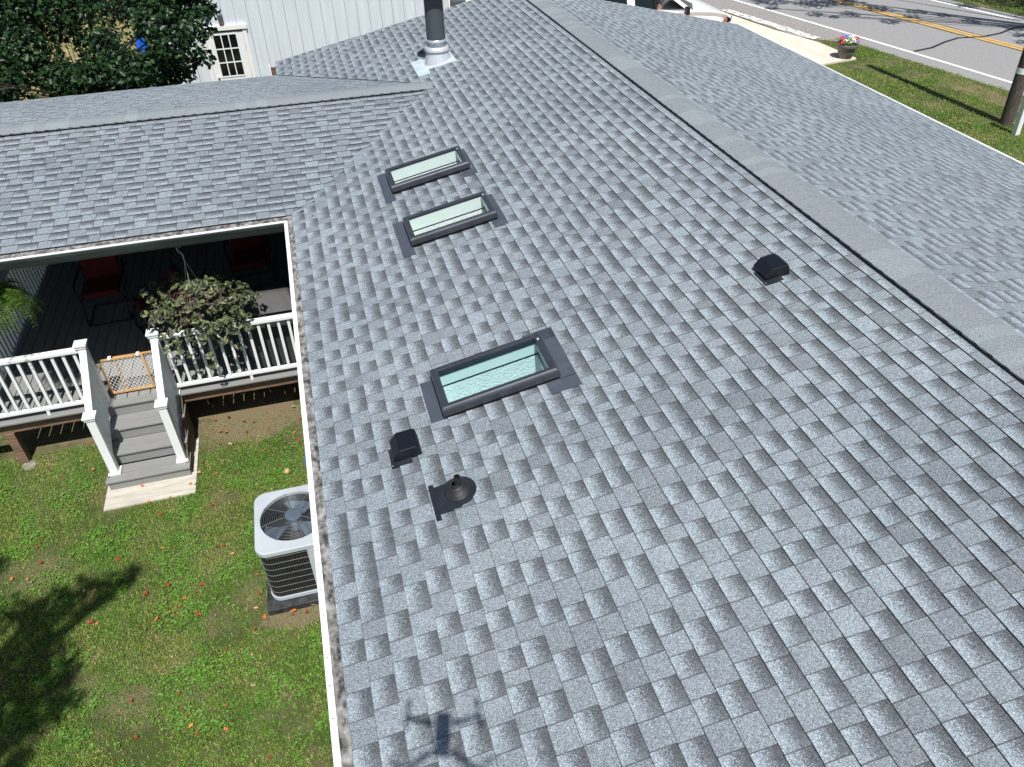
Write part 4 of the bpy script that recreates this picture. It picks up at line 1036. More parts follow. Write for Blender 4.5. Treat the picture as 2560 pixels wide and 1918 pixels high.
m_.bb(gx0 - .03, gx0, 21.962, 21.990, gz0, gz1); m_.bb(gx1, gx1 + .03, 21.962, 21.990, gz0, gz1)
for k in (1, 2):
    xx = gx0 + (gx1 - gx0) * k / 3; zz = gz0 + (gz1 - gz0) * k / 3
    m_.bb(xx - .013, xx + .013, 21.965, 21.990, gz0, gz1); m_.bb(gx0, gx1, 21.967, 21.989, zz - .013, zz + .013)
m_.build('muntins', M['white'], do); MB().bb(gx0, gx1, 21.984, 21.994, gz0, gz1).build('pane', M['pane'], do)
hg = MB(); hg.bb(dx1 - .004, dx1 + .012, 21.955, 21.97, -1.35, -1.22); hg.bb(dx1 - .004, dx1 + .012, 21.955, 21.97, -2.05, -1.92); hg.bb(dx1 - .004, dx1 + .012, 21.955, 21.97, -2.75, -2.62); hg.build('hinge', M['alu'], do)
MB().lathe((dx0 + .09, 21.94, -2.02), [(.02, 0), (.03, .015), (.03, .04), (.012, .05)], 16, close=True).build('handle', M['alu'], do)
l = MB(); l.bb(-1.32, -1.20, 21.90, 22.0, -.66, -.52); lo = l.build('wall_light', M['darkgrey'], barn, bevel=.01); MB().bb(-1.31, -1.21, 21.905, 21.99, -.74, -.66).build('lamp_glass', M['brown'], lo)
b_ = MB().bb(-.30, -.17, 21.94, 22.0, -2.12, -1.88).build('outlet_box', M['brown'], barn, 'small rusty box low on the wall', bevel=.008)
MB().bb(-.33, -.302, 21.95, 22.0, -2.16, -1.84).build('box_trim', M['whitetrim'], b_)
cb = thing('metal_cabinet', (4.75, 21.85, G), 'tall dark grey metal cabinet standing at the barn corner', 'cabinet')
MB().bb(4.56, 4.93, 21.68, 21.98, G + .04, -.62).build('cabinet_body', M['darkgrey'], cb, bevel=.012); MB().bb(4.58, 4.91, 21.665, 21.679, G + .10, -.66).build('cabinet_door', M['darkgrey'], cb, bevel=.004)
MB().bb(4.54, 4.95, 21.66, 22.0, G, G + .04).build('plinth', M['black'], cb)

# blue tarp bundle seen through the tree
t = MB(); k0 = 0; n1, n2 = 18, 14
for i in range(n1 + 1):
    for j in range(n2):
        a_ = 2 * math.pi * j / n2; ph = i / n1 * math.pi; r = .19 * math.sin(ph) ** .7 * (1 + .45 * noise.noise(Vector((math.cos(a_) * 1.6, math.sin(a_) * 1.6, i * .35))))
        t.v.append((-3.82 + r * math.cos(a_), 25.5 + r * math.sin(a_), -2.42 + .52 * math.cos(ph) * -1 + .35))
for i in range(n1):
    for j in range(n2): t.f.append((i * n2 + j, i * n2 + (j + 1) % n2, (i + 1) * n2 + (j + 1) % n2, (i + 1) * n2 + j))
to = t.build('tarp_bundle', M['tarp'], smooth=60); tag(to, 'crumpled bright blue tarp bundle glimpsed through the leafy tree', 'tarp')

# ------------------------------------------------------------------ trees
CL = [(-5.25, 20.1, 0.33, 0.75), (-5.01, 18.89, -0.28, 0.7), (-4.39, 18.38, -0.72, 0.55), (-5.29, 17.75, -0.49, 0.7), (-4.86, 20.95, -0.13, 0.6), (-3.9, 18.72, -0.95, 0.5), (-2.47, 19.74, -0.06, 0.6), (-2.18, 20.98, -0.05, 0.6), (-1.78, 19.77, -0.29, 0.5), (-2.11, 18.75, -0.35, 0.5), (-2.57, 19.12, -0.86, 0.45), (-3.33, 20.37, -1.16, 0.4), (-3.31, 21.38, 0.08, 0.55), (-3.37, 19.06, -1.18, 0.4), (-1.72, 19.65, -0.91, 0.3), (-4.43, 22.94, 0.04, 0.7), (-5.89, 19.4, 0.07, 1.0), (-6.08, 17.85, -0.29, 1.0), (-4.9, 22.53, 1.0, 1.1), (-2.75, 21.0, 0.86, 1.0), (-1.72, 20.9, 0.45, 0.7), (-6.23, 21.38, 0.79, 1.2), (-4.11, 21.98, -1.05, 0.4), (-1.54, 20.55, -0.06, 0.4), (-4.84, 20.83, 0.55, 0.6), (-2.16, 19.46, -1.12, 0.32),
      (-6.2, 15.6, .0, .8), (-5.3, 15.2, .15, .55), (-3.5, 19.2, -.35, .6, .5), (-3.1, 18.6, -1.0, .4), (-3.9, 19.2, -.9, .45), (-5.6, 13.75, .8, .35), (-6.3, 13.6, .9, .45), (-7.1, 13.5, .9, .5), (-7.9, 13.6, .8, .6), (-7.3, 16.5, .5, 1.1), (-7.6, 14.6, .4, .7), (-4.0, 20.6, -.35, .7, .45), (-3.6, 19.6, -.75, .55, .4), (-3.35, 20.9, .1, .6, .45), (-4.3, 20.0, .2, .6, .5), (-4.6, 19.6, -1.0, .5, .6), (-3.0, 20.0, -1.0, .45, .8)]
CL = [(.365 + (x - .365) * .86, y * .86, 4 + (z - 4) * .86, r * .9) if x > -2.8 and y > 18 and len(t_) == 4 else t_ for t_ in CL for (x, y, z, r) in (t_[:4],)]
CL += [(-3.1, 18.0, -0.46, 0.42), (-2.6, 18.02, -0.6, 0.42), (-3.48, 17.76, -0.56, 0.4), (-2.85, 17.27, -0.64, 0.35), (-2.35, 17.34, -0.71, 0.35), (-3.89, 17.79, -0.64, 0.35), (-2.17, 18.01, -0.48, 0.35)]
tree('broadleaf_tree', (-4.3, 19.6, G), CL, 2200, .105, 'dense dark-leaved tree beyond the porch roof, reaching across the barn door', br=.3)
def shade(pts, h): return [(gx - .0351 * hh, gy - .561 * hh, G + hh, r) for (gx, gy, r), hh in zip(pts, [h + R_.uniform(-.5, .6) for _ in pts])]
LS = [(-2.95, 6.5, .17), (-2.65, 6.44, .2), (-3.0, 6.2, .17), (-2.75, 6.27, .13), (-3.3, 6.15, .17), (-2.48, 6.52, .13), (-2.38, 6.57, .07), (-3.2, 6.40, .2), (-3.5, 6.3, .2), (-3.85, 6.35, .25), (-4.2, 6.2, .4), (-3.35, 5.98, .15), (-3.3, 5.72, .3), (-3.12, 5.45, .32), (-2.98, 5.22, .2), (-3.6, 5.4, .4), (-3.12, 5.0, .25), (-3.4, 4.88, .3), (-2.86, 5.08, .12), (-3.5, 4.5, .3), (-3.25, 4.52, .15), (-4.3, 5, .7), (-4.5, 5.8, .6), (-4.2, 4.2, .5), (-4.0, 7.05, .17), (-5, 6.6, .6), (-5.4, 5.4, .9), (-5.2, 4, .8)]
tree('yard_tree', (-7.4, .2, G), shade([(a, b_, c * 1.05) for a, b_, c in LS], 8.5), 1900, .085, 'leafy yard tree beside the back lawn, its crown shading the lawn edge', trunk_r=.14, br=.35)
RS = [(18.1, 28.5, .8), (19.4, 27.6, .8), (20.5, 27.5, .9), (19.7, 25.7, .4), (18.5, 26.0, .35), (18.9, 25.5, .25), (21, 26, .55), (20.3, 24.3, .35), (22, 25.1, .4), (22.5, 24.4, .3), (22.8, 23.3, .35), (23.5, 22.2, .45), (23.0, 21.4, .3), (24.5, 21, .6), (24.3, 20, .5), (25.5, 23, .8), (26, 25, 1.0), (25, 27, 1.0), (22.5, 20.7, .25), (18, 31, 1.2), (20.5, 31, 1.3), (23, 29, 1.0), (24.2, 25.2, .4), (17.6, 27.4, .3), (21.4, 24.6, .28)]
tree('roadside_tree', (27.5, 17.0, G), shade(RS, 8.0), 620, .14, 'tall roadside tree whose branches shade the two-lane road', trunk_r=.25)
tree('dark_shrub', (26.3, 23.8, G), [(26.2, 23.6, -2.5, .7), (26.9, 24.6, -2.2, .9), (26.6, 22.7, -2.5, .7), (27.6, 23.4, -1.9, 1.0), (26.4, 26, -2.3, .9), (27.4, 26.5, -1.9, 1.1)], 420, .12, 'dark overgrown shrub beyond the far edge of the road', 'shrub', trunk_r=.05)

# ------------------------------------------------------------------ flower pot
pt = thing('flower_pot', (16.33, 20.98, G + .05), 'round grey pot of red, white and violet flowers on the apron corner', 'flower pot')
z0 = G + .05
MB().lathe((16.33, 20.98, z0), [(.001, 0), (.19, 0), (.205, .02), (.27, .30), (.30, .30), (.315, .325), (.315, .385), (.29, .395), (.27, .36), (.001, .35)], 36).build('pot', M['pot'], pt, smooth=35)
MB().lathe((16.33, 20.98, z0), [(.275, .352), (.001, .362)], 30).build('soil', M['soil'], pt)
Cc, Nn = [], []
for k in range(750):
    d_ = Vector((R_.gauss(0, 1), R_.gauss(0, 1), abs(R_.gauss(0, .8)))).normalized(); r = R_.uniform(.12, .31)
    Cc.append(Vector((16.33, 20.98, z0 + .36)) + Vector((d_.x * r, d_.y * r, d_.z * r * .7))); Nn.append(d_ + Vector((0, 0, .5)))
leafmesh('leaves', Cc, Nn, rng.uniform(.03, .06, len(Cc)), .3, M['leaf_flower'], pt)
for nm, mt_, cs in (('white_blooms', 'petal_white', [(-.06, -.2, .14), (.05, -.16, .20), (-.14, -.12, .17), (.0, -.08, .24), (.1, -.2, .12)]), ('red_blooms', 'petal_red', [(-.24, .0, .18), (.25, -.03, .17), (-.20, .12, .2), (.28, .06, .12), (.2, -.12, .2), (-.27, -.1, .1)]), ('violet_blooms', 'petal_blue', [(-.1, .1, .24), (.16, -.22, .12), (.08, .1, .24), (-.02, .16, .22)])):
    for (a_, b_, c_) in cs:
        Cc, Nn = [], []
        for k in range(30):
            v_ = Vector((R_.gauss(0, .035), R_.gauss(0, .035), R_.gauss(0, .02))); Cc.append(Vector((16.33 + a_, 20.98 + b_, z0 + .36 + c_)) + v_); Nn.append(Vector((R_.gauss(0, .4), R_.gauss(0, .4) - .3, 1)))
        leafmesh('bloom', Cc, Nn, rng.uniform(.028, .045, len(Cc)), .45, M[mt_], pt, label=nm.replace('_', ' '))

# ------------------------------------------------------------------ pole and post
up = thing('utility_pole', (16.80, 15.0, G), 'weathered brown utility pole with a white band beside the road', 'pole')
lean = Vector((-.055, .0, 1))
pb = Vector((16.80, 15.0, G)); MB().tube([pb - lean * .1, pb + lean * 4, pb + lean * 9.2], [.15, .135, .11], 20).build('pole_shaft', M['pole'], up, smooth=50)
b0 = pb + lean * 1.22; MB().tube([b0, b0 + lean * .13], [.153, .152], 20).build('white_band', M['whitetrim'], up, smooth=50)
wp = thing('white_post', (16.50, 14.36, G), 'square white vinyl post standing next to the utility pole', 'post')
k = MB(); q0 = Vector((16.50, 14.36, G)); l2 = Vector((-.06, 0, 1)); k.bar(q0, q0 + l2 * 1.25, .125, .125, up=(0, 1, 0)); k.build('post_body', M['white'], wp, bevel=.008)
q1 = q0 + l2 * 1.25; k = MB(); k.box(q1 + Vector((0, 0, .015)), (.16, .16, .03)); k.v += [tuple(q1 + Vector(a)) for a in ((-.07, -.07, .03), (.07, -.07, .03), (.07, .07, .03), (-.07, .07, .03), (0, 0, .075))]; i = 8
for j in range(4): k.f.append((i + j, i + (j + 1) % 4, i + 4))
k.build('post_cap', M['white'], wp, bevel=.004)

# ------------------------------------------------------------------ parked car and the person in it
zc = G + .05
car = thing('parked_car', (11, 24.2, zc), 'white car parked on the apron behind the far roof edge', 'car')
Y0, Y1 = 23.22, 25.15
def hull(prof, y0, y1, tuck, name, mt, bev, parent, nose=0):
    m_ = MB(); k = len(m_.v); n = len(prof); secs = [(y0 + tuck, .93, .0), (y0, 1, 0), (y1, 1, 0), (y1 - tuck, .93, 0)]
    secs = [(y0 + .10, .16), (y0, 0), (y1, 0), (y1 - .10, .16)]
    xm = sum(p[0] for p in prof) / n
    for (yy, sh) in secs:
        for (x, z) in prof: m_.v.append((x - (sh * (1 if x > xm else -1)), yy, zc + z - (sh * .35 if z > .9 else 0)))
    for s_ in range(3):
        for i in range(n): m_.f.append((k + s_ * n + i, k + s_ * n + (i + 1) % n, k + (s_ + 1) * n + (i + 1) % n, k + (s_ + 1) * n + i))
    m_.f.append(tuple(k + i for i in range(n))); m_.f.append(tuple(k + 3 * n + i for i in range(n)))
    return m_.build(name, mt, parent, bevel=bev, smooth=40)
body = [(8.35, .42), (8.30, .8), (8.38, 1.12), (9.6, 1.15), (11.0, 1.16), (12.1, 1.15), (12.6, 1.12), (13.15, 1.06), (13.5, .97), (13.66, .84), (13.70, .55), (13.6, .38), (13.4, .33), (8.6, .33)]
bd = hull(body, Y0, Y1, .1, 'body', M['carpaint'], .05, car)
gh = MB()
zr, zb_ = zc + 1.72, zc + 1.12
def roofp(x, y): return (x, y, zr)
gh.bb(8.95, 11.42, Y0 + .24, Y1 - .24, zr - .02, zr + .035); gh.build('roof', M['carpaint'], car, bevel=.02, smooth=40)
pl = MB()
for yb, yt in ((Y0 + .09, Y0 + .25), (Y1 - .09, Y1 - .25)):
    for xb, xt, w_ in ((12.28, 11.42, .10), (10.33, 10.30, .24), (8.5, 8.98, .20)):
        pl.bar((xb, yb, zb_), (xt, yt, zr), w_, .06, up=(0, 1, 0))
pl.build('pillars', M['carpaint'], car, bevel=.012)
pl = MB(); pl.bar((11.12, Y0 + .10, zb_), (11.08, Y0 + .25, zr), .09, .05, up=(0, 1, 0)); pl.bar((11.12, Y1 - .10, zb_), (11.08, Y1 - .25, zr), .09, .05, up=(0, 1, 0)); pl.build('centre_pillar', M['frametube'], car, bevel=.01)
gl = MB(); ya, yb = Y0 + .12, Y0 + .26
gl.face([(8.6, ya, zb_), (10.2, ya, zb_), (10.2, yb, zr), (9.0, yb, zr)]); gl.face([(10.46, ya, zb_), (11.07, ya, zb_), (11.04, yb, zr), (10.44, yb, zr)])
ya, yb = Y1 - .12, Y1 - .26
gl.face([(8.6, ya, zb_), (12.1, ya, zb_), (11.2, yb, zr), (9.0, yb, zr)]); gl.face([(8.45, Y0 + .15, zb_), (8.45, Y1 - .15, zb_), (8.97, Y1 - .27, zr), (8.97, Y0 + .27, zr)])
gl.build('side_glass', M['carglass'], car, fix=False)
MB().face([(12.36, Y0 + .16, zb_ + .03), (12.72, (Y0 + Y1) / 2, zb_ + .02), (12.36, Y1 - .16, zb_ + .03), (11.43, Y1 - .29, zr), (11.5, (Y0 + Y1) / 2, zr), (11.43, Y0 + .29, zr)]).build('windscreen', M['carglass'], car, fix=False)
i_ = MB(); i_.bb(8.6, 12.2, Y0 + .16, Y1 - .16, zc + .36, zc + .42); i_.bb(11.75, 12.25, Y0 + .16, Y1 - .16, zc + .6, zc + 1.08)
for yy in (Y0 + .50, Y1 - .50):
    i_.bb(11.0, 11.62, yy - .26, yy + .26, zc + .42, zc + .60); i_.box((10.93, yy, zc + .92), (.16, .5, .56), Matrix.Rotation(math.radians(-12), 3, 'Y')); i_.box((10.86, yy, zc + 1.22), (.10, .26, .15))
i_.bb(9.0, 9.7, Y0 + .2, Y1 - .2, zc + .6, zc + 1.05); i_.build('interior', M['frametube'], car, bevel=.02)
mr_ = MB(); mr_.box((12.02, Y0 - .15, zc + 1.21), (.11, .19, .22)); mr_.bar((12.04, Y0 + .05, zc + 1.14), (12.03, Y0 - .08, zc + 1.17), .06, .05); mo = mr_.build('wing_mirror', M['frametube'], car, bevel=.03)
mr_ = MB(); mr_.box((12.02, Y1 + .15, zc + 1.21), (.11, .19, .22)); mr_.bar((12.04, Y1 - .05, zc + 1.14), (12.03, Y1 + .08, zc + 1.17), .06, .05); mr_.build('wing_mirror', M['frametube'], car, bevel=.03)
for yy in (Y0 + .16, Y1 - .16):
    h_ = MB(); h_.box((13.58, yy, zc + .80), (.20, .26, .17)); ho = h_.build('headlight', M['carglass'], car, bevel=.04)
    MB().box((13.44, yy + (-.12 if yy < 24 else .12), zc + .80), (.13, .05, .09)).build('marker_lamp', M['amber'], ho, bevel=.02)
for (x, y) in ((12.85, Y0 + .12), (9.35, Y0 + .12), (12.85, Y1 - .12), (9.35, Y1 - .12)):
    mrot = Matrix.Rotation(math.pi / 2, 3, 'X'); w_ = MB(); w_.lathe((x, y, zc + .34), [(.20, -.11), (.31, -.12), (.34, -.09), (.34, .09), (.31, .12), (.20, .11)], 32, mrot); wo = w_.build('wheel', M['tyre'], car, smooth=40)
    MB().lathe((x, y, zc + .34), [(.001, -.09), (.08, -.10), (.19, -.08), (.205, -.11), (.205, .11), (.19, .08), (.001, .09)], 28, mrot).build('rim', M['rim'], wo, smooth=40)
dl = MB()
for x in (10.76, 9.70): dl.bb(x - .004, x + .004, Y0 - .003, Y0 + .01, zc + .42, zc + 1.08)
dl.build('door_gap', M['black'], car); dh = MB()
for x in (10.95, 9.85): dh.bb(x, x + .18, Y0 - .03, Y0 - .008, zc + .96, zc + .99)
dh.build('door_handle', M['carpaint'], car, bevel=.006)
# seated person: one skinned body, hands on the wheel
per = thing('person', (11.34, 23.74, zc + .60), 'person in a dark shirt sitting in the front of the white car', 'person')
px, py, pz = 11.34, 23.74, zc + .62
J = [((px, py, pz), .15), ((px - .02, py, pz + .25), .15), ((px - .01, py, pz + .43), .14), ((px + .02, py, pz + .50), .055), ((px + .40, py - .11, pz + .02), .085), ((px + .48, py - .11, pz - .38), .055), ((px + .62, py - .11, pz - .43), .045),
     ((px + .40, py + .11, pz + .02), .085), ((px + .48, py + .11, pz - .38), .055), ((px + .62, py + .11, pz - .43), .045),
     ((px, py - .20, pz + .40), .062), ((px + .12, py - .25, pz + .16), .045), ((px + .36, py - .17, pz + .22), .030), ((px + .43, py - .15, pz + .25), .030),
     ((px, py + .20, pz + .40), .062), ((px + .12, py + .25, pz + .16), .045), ((px + .36, py + .17, pz + .22), .030), ((px + .43, py + .15, pz + .25), .030)]
Eg = [(0, 1), (1, 2), (2, 3), (0, 4), (4, 5), (5, 6), (0, 7), (7, 8), (8, 9), (2, 10), (10, 11), (11, 12), (12, 13), (2, 14), (14, 15), (15, 16), (16, 17)]
for hb, sg in ((13, -1), (17, 1)):
    bx = Vector(J[hb][0])
    for k, ln in enumerate((.065, .075, .070, .055)):
        a_ = bx + Vector((.03, (k - 1.5) * .018, .01)); i0 = len(J); J.append((tuple(a_), .009)); J.append((tuple(a_ + Vector((ln * .6, 0, .01))), .008)); J.append((tuple(a_ + Vector((ln * .8, 0, -.02))), .007)); Eg += [(hb, i0), (i0, i0 + 1), (i0 + 1, i0 + 2)]
    a_ = bx + Vector((.0, -sg * .03, .02)); i0 = len(J); J.append((tuple(a_), .010)); J.append((tuple(a_ + Vector((.04, -sg * .015, .015))), .008)); Eg += [(hb, i0), (i0, i0 + 1)]
me = bpy.data.meshes.new('body'); ow = wloc(per); me.from_pydata([tuple(Vector(j[0]) - ow) for j in J], Eg, []); me.materials.append(M['shirt'])
bo = bpy.data.objects.new('body', me); COL.objects.link(bo); bo.parent = per
sk = bo.modifiers.new('skin', 'SKIN'); 
for i, j in enumerate(J): me.skin_vertices[0].data[i].radius = (j[1], j[1])
me.skin_vertices[0].data[0].use_root = True
bo.modifiers.new('sub', 'SUBSURF').render_levels = 2
hd = MB(); hc = Vector((px + .05, py - .01, pz + .645)); n1, n2 = 22, 28
for i in range(n1 + 1):
    ph = math.pi * i / n1
    for j in range(n2):
        th = 2 * math.pi * j / n2; x, y, z = math.sin(ph) * math.cos(th), math.sin(ph) * math.sin(th), math.cos(ph)
        X = x * .098; Y = y * .078; Z = z * .122
        if z < -.1: X *= 1 - .22 * abs(z) * (1 if x < 0 else .45); Y *= 1 - .28 * abs(z)
        g_ = lambda a, b, c, r: math.exp(-((y - b) ** 2 + (z - c) ** 2) / r) if x > 0 else 0
        X += .026 * g_(1, 0, -.12, .012) - .010 * (g_(1, .36, .08, .02) + g_(1, -.36, .08, .02)) + .006 * g_(1, 0, -.5, .02) + .008 * g_(1, 0, -.85, .03)
        hd.v.append(tuple(hc + Vector((X, Y, Z))))
for i in range(n1):
    for j in range(n2): hd.f.append((i * n2 + j, i * n2 + (j + 1) % n2, (i + 1) * n2 + (j + 1) % n2, (i + 1) * n2 + j))
hd.tube([hc + Vector((-.02, 0, -.17)), hc + Vector((.0, 0, -.06))], [.058, .052], 14)
ho = hd.build('head', M['skin'], per, smooth=70)
for sg in (-1, 1):
    MB().lathe(hc + Vector((-.005, sg * .080, -.005)), [(.001, -.03), (.012, -.025), (.016, 0), (.012, .026), (.001, .03)], 10).build('ear', M['skin'], ho, smooth=60)
    MB().lathe(hc + Vector((.082, sg * .03, .012)), [(.001, -.010), (.009, -.004), (.009, .004), (.001, .010)], 10).build('eye', M['eye'], ho, smooth=60)
MB().bb(hc.x + .084, hc.x + .093, hc.y - .022, hc.y + .022, hc.z - .066, hc.z - .060).build('mouth', M['brown'], ho)
hr = MB()
for i in range(9):
    ph = math.radians(100) * i / 8
    for j in range(n2):
        th = 2 * math.pi * j / n2; f_ = max(0, math.cos(th)); ph2 = ph * (1 - .45 * f_); x, y, z = math.sin(ph2) * math.cos(th), math.sin(ph2) * math.sin(th), math.cos(ph2)
        hr.v.append(tuple(hc + Vector((x * .100 - .003, y * .081, z * .125))))
for i in range(8):
    for j in range(n2): hr.f.append((i * n2 + j, i * n2 + (j + 1) % n2, (i + 1) * n2 + (j + 1) % n2, (i + 1) * n2 + j))
hr.build('hair', M['hair'], per, smooth=60)
w_ = MB(); w_.tube([(px + .46 + .04 * math.cos(t_ * .3), py + .19 * math.cos(t_), pz + .24 + .17 * math.sin(t_)) for t_ in [2 * math.pi * i / 28 for i in range(29)]], .014, 8, cap=False)
w_.build('steering_wheel', M['frametube'], car)

# ------------------------------------------------------------------ the camera drone
CP = Vector((0.3649, 0, 3.996)); hd_ = Matrix.Rotation(-.2489, 3, 'Z')
dr_ = thing('camera_drone', tuple(CP), 'small grey quadcopter hovering above the roof, seen by its shadow', 'drone')
DP = lambda a, b, c: tuple(CP + hd_ @ Vector((a * 1.5, b * 1.4 - .005, c * 1.3)))
def dbox(m_, c, d): 
    return m_.box(DP(*c), (d[0] * 1.35, d[1] * 1.3, d[2]), hd_)
m_ = MB(); dbox(m_, (0, -.105, .045), (.062, .165, .045)); dbox(m_, (0, -.030, .04), (.060, .04, .04)); m_.build('shell', M['drone'], dr_, bevel=.014)
m_ = MB(); dbox(m_, (0, -.040, .004), (.045, .03, .045)); m_.build('gimbal', M['black'], dr_, bevel=.006)
for sx, f_ in ((-1, 1), (1, 1), (-1, -1), (1, -1)):
    m_ = MB(); a_ = (sx * .035, -.06 if f_ > 0 else -.165, .05); b_ = (sx * .125, -.035 if f_ > 0 else -.225, .052 if f_ > 0 else .03)
    m_.tube([DP(*a_), DP(*b_)], [.016, .012], 8); m_.lathe(DP(b_[0], b_[1], b_[2] + .004), [(.001, -.02), (.015, -.02), (.015, .014), (.001, .018)], 16); ao = m_.build('arm', M['drone'], dr_, smooth=50)
    t_ = R_.uniform(0, 3.1); q = MB(); v_ = Vector((math.cos(t_), math.sin(t_), 0)) * .076; n_ = Vector((-math.sin(t_), math.cos(t_), 0)) * .009; cc = Vector((b_[0], b_[1], b_[2] + .022))
    P_ = [cc - v_, cc - v_ * .6 + n_, cc, cc + v_ * .6 + n_, cc + v_, cc + v_ * .6 - n_, cc, cc - v_ * .6 - n_]
    P_ = [cc - v_, cc - v_ * .55 + n_, cc + n_ * .3, cc + v_ * .55 + n_, cc + v_, cc + v_ * .55 - n_, cc - n_ * .3, cc - v_ * .55 - n_]
    q.prism([(p.x, p.y) for p in P_], cc.z, cc.z + .0015, 'z'); q.v = [DP(*p) for p in q.v]; q.build('propeller', M['black'], ao)

# ------------------------------------------------------------------ fallen leaves, each its own thing
def leaf_mesh(k, mt_):
    rr = random.Random(k * 7 + 3); m_ = MB(); n = 14; c = (0, 0, .012)
    ring = []
    for i in range(n):
        a_ = 2 * math.pi * i / n; r = (1 if i % 2 == 0 else .62) * rr.uniform(.75, 1.1) * (.8 + .2 * math.cos(a_)); ring.append((r * math.cos(a_), r * math.sin(a_) * .8, rr.uniform(.05, .55)))
    m_.v = [(0, 0, .12)] + ring; m_.f = [(0, 1 + i, 1 + (i + 1) % n) for i in range(n)]
    me = bpy.data.meshes.new('fallen_leaf'); me.from_pydata(m_.v, [], m_.f); me.materials.append(mt_); return me
LM = {c_: [leaf_mesh(k + 10 * i, m_) for k in range(3)] for i, (c_, m_) in enumerate(LEAFC.items())}
L7 = [(-1.61, 9.0, 'rust-red', 1), (-1.43, 9.02, 'dark brown', 1.2), (-1.23, 8.87, 'rust-red', 1.1), (-1.54, 8.74, 'orange', 1.4), (-1.46, 8.70, 'orange', 1.3), (-1.19, 8.63, 'rust-red', 1), (-1.41, 8.43, 'tan', 1.5), (-1.54, 8.47, 'rust-red', 1), (-1.1, 8.81, 'dark brown', .7), (-.94, 8.19, 'rust-red', .8), (-1.03, 8.13, 'orange', .7), (-.78, 7.81, 'rust-red', .8), (-.69, 7.66, 'tan', 2.6), (-1.57, 7.9, 'orange', 1.1), (-1.79, 7.99, 'tan', 1.6), (-1.75, 8.16, 'rust-red', .9), (-1.25, 7.75, 'orange', .6), (-1.04, 7.52, 'rust-red', 1.1), (-1.28, 7.5, 'rust-red', .9), (-1.88, 7.81, 'orange', 1.1), (-2.48, 7.95, 'orange', 1.2), (-2.36, 7.62, 'orange', 1.2), (-2.12, 7.64, 'orange', .9), (-1.61, 7.35, 'rust-red', 1.2), (-2.21, 7.37, 'rust-red', 1.2), (-3.13, 8.44, 'orange', 1.1), (-3.3, 8.66, 'tan', .7), (-.57, 8.42, 'orange', 1.0), (-.52, 8.23, 'rust-red', 1.2), (-.55, 8.98, 'tan', 1.6), (-.47, 8.7, 'rust-red', .8), (-.5, 7.45, 'dark brown', .9),
      (-2.63, 6.78, 'rust-red', 1.4), (-2.39, 6.65, 'dark brown', 1.1), (-3.48, 6.98, 'rust-red', 1.3), (-3.76, 6.82, 'orange', 1.1), (-3.58, 6.76, 'orange', .7), (-2.93, 6.41, 'tan', 1.1), (-2.83, 6.38, 'tan', 1.1), (-2.85, 6.28, 'rust-red', 1.0), (-2.80, 5.95, 'rust-red', 1.7), (-2.74, 5.91, 'orange', 1.0), (-2.27, 6.18, 'rust-red', 1.6), (-2.05, 6.22, 'rust-red', 1.7), (-1.68, 6.12, 'rust-red', 1.4), (-1.86, 5.99, 'orange', 1.2), (-1.89, 5.89, 'rust-red', .8), (-2.13, 5.79, 'orange', 1.5), (-1.7, 5.73, 'rust-red', 1.6), (-2.02, 5.89, 'dark brown', .5), (-2.28, 6.81, 'rust-red', .9), (-2.15, 6.8, 'orange', 1.0), (-1.09, 6.09, 'orange', 1.2), (-1.07, 5.83, 'rust-red', 1.2), (-1.1, 5.64, 'tan', 1.0), (-1.02, 5.49, 'orange', 1.4), (-1.12, 5.38, 'rust-red', 1.0), (-1.53, 6.64, 'dark brown', .9), (-1.46, 6.64, 'rust-red', .9), (-1.35, 6.48, 'tan', 1.0), (-1.42, 5.17, 'orange', .5), (-1.15, 5.07, 'yellow-orange', .6), (-1.14, 4.71, 'tan', 1.3), (-1.46, 4.79, 'dark brown', .7), (-1.84, 4.83, 'rust-red', 1.0), (-2.29, 4.88, 'rust-red', 1.0), (-1.4, 4.57, 'orange', .8), (-1.76, 4.58, 'rust-red', .7), (-1.71, 4.45, 'yellow-orange', 1.1), (-1.65, 4.36, 'rust-red', .9), (-1.39, 4.33, 'orange', 1.1), (-1.34, 4.4, 'dark brown', .6), (-2.21, 4.48, 'rust-red', 1.0), (-1.38, 4.07, 'dark brown', .6), (-1.0, 3.94, 'rust-red', .8), (-2.36, 4.28, 'dark brown', .8), (-3.57, 7.23, 'rust-red', .7), (-3.57, 7.36, 'rust-red', .9), (-1.94, 5.27, 'tan', .5),
      (-.73, 5.48, 'orange', 2.1), (-.58, 5.44, 'rust-red', 1.2), (-.51, 5.52, 'tan', 1.3)]
ORD = ['leftmost', 'second from left', 'third from left', 'fourth from left', 'fifth from left', 'sixth from left', 'seventh from left', 'eighth from left', 'ninth from left', 'tenth from left', 'eleventh from left', 'twelfth from left', 'thirteenth from left', 'fourteenth from left', 'fifteenth from left']
BANDS = [(8.55, 99, 'on the ground by the deck edge'), (8.05, 8.55, 'on grass right beside the stair treads'), (7.58, 8.05, 'on ground around the concrete step pad'), (7.0, 7.58, 'on grass just below the step pad'), (6.45, 7.0, 'on lawn above the tree shadow finger'), (6.1, 6.45, 'on lawn level with the condenser fan'), (5.75, 6.1, 'on lawn level with the condenser coil'), (5.3, 5.75, 'on lawn level with the condenser pad'), (4.65, 5.3, 'on lawn below the condenser pad'), (4.2, 4.65, 'on the lower lawn'), (0, 4.2, 'at the very bottom of the lawn')]
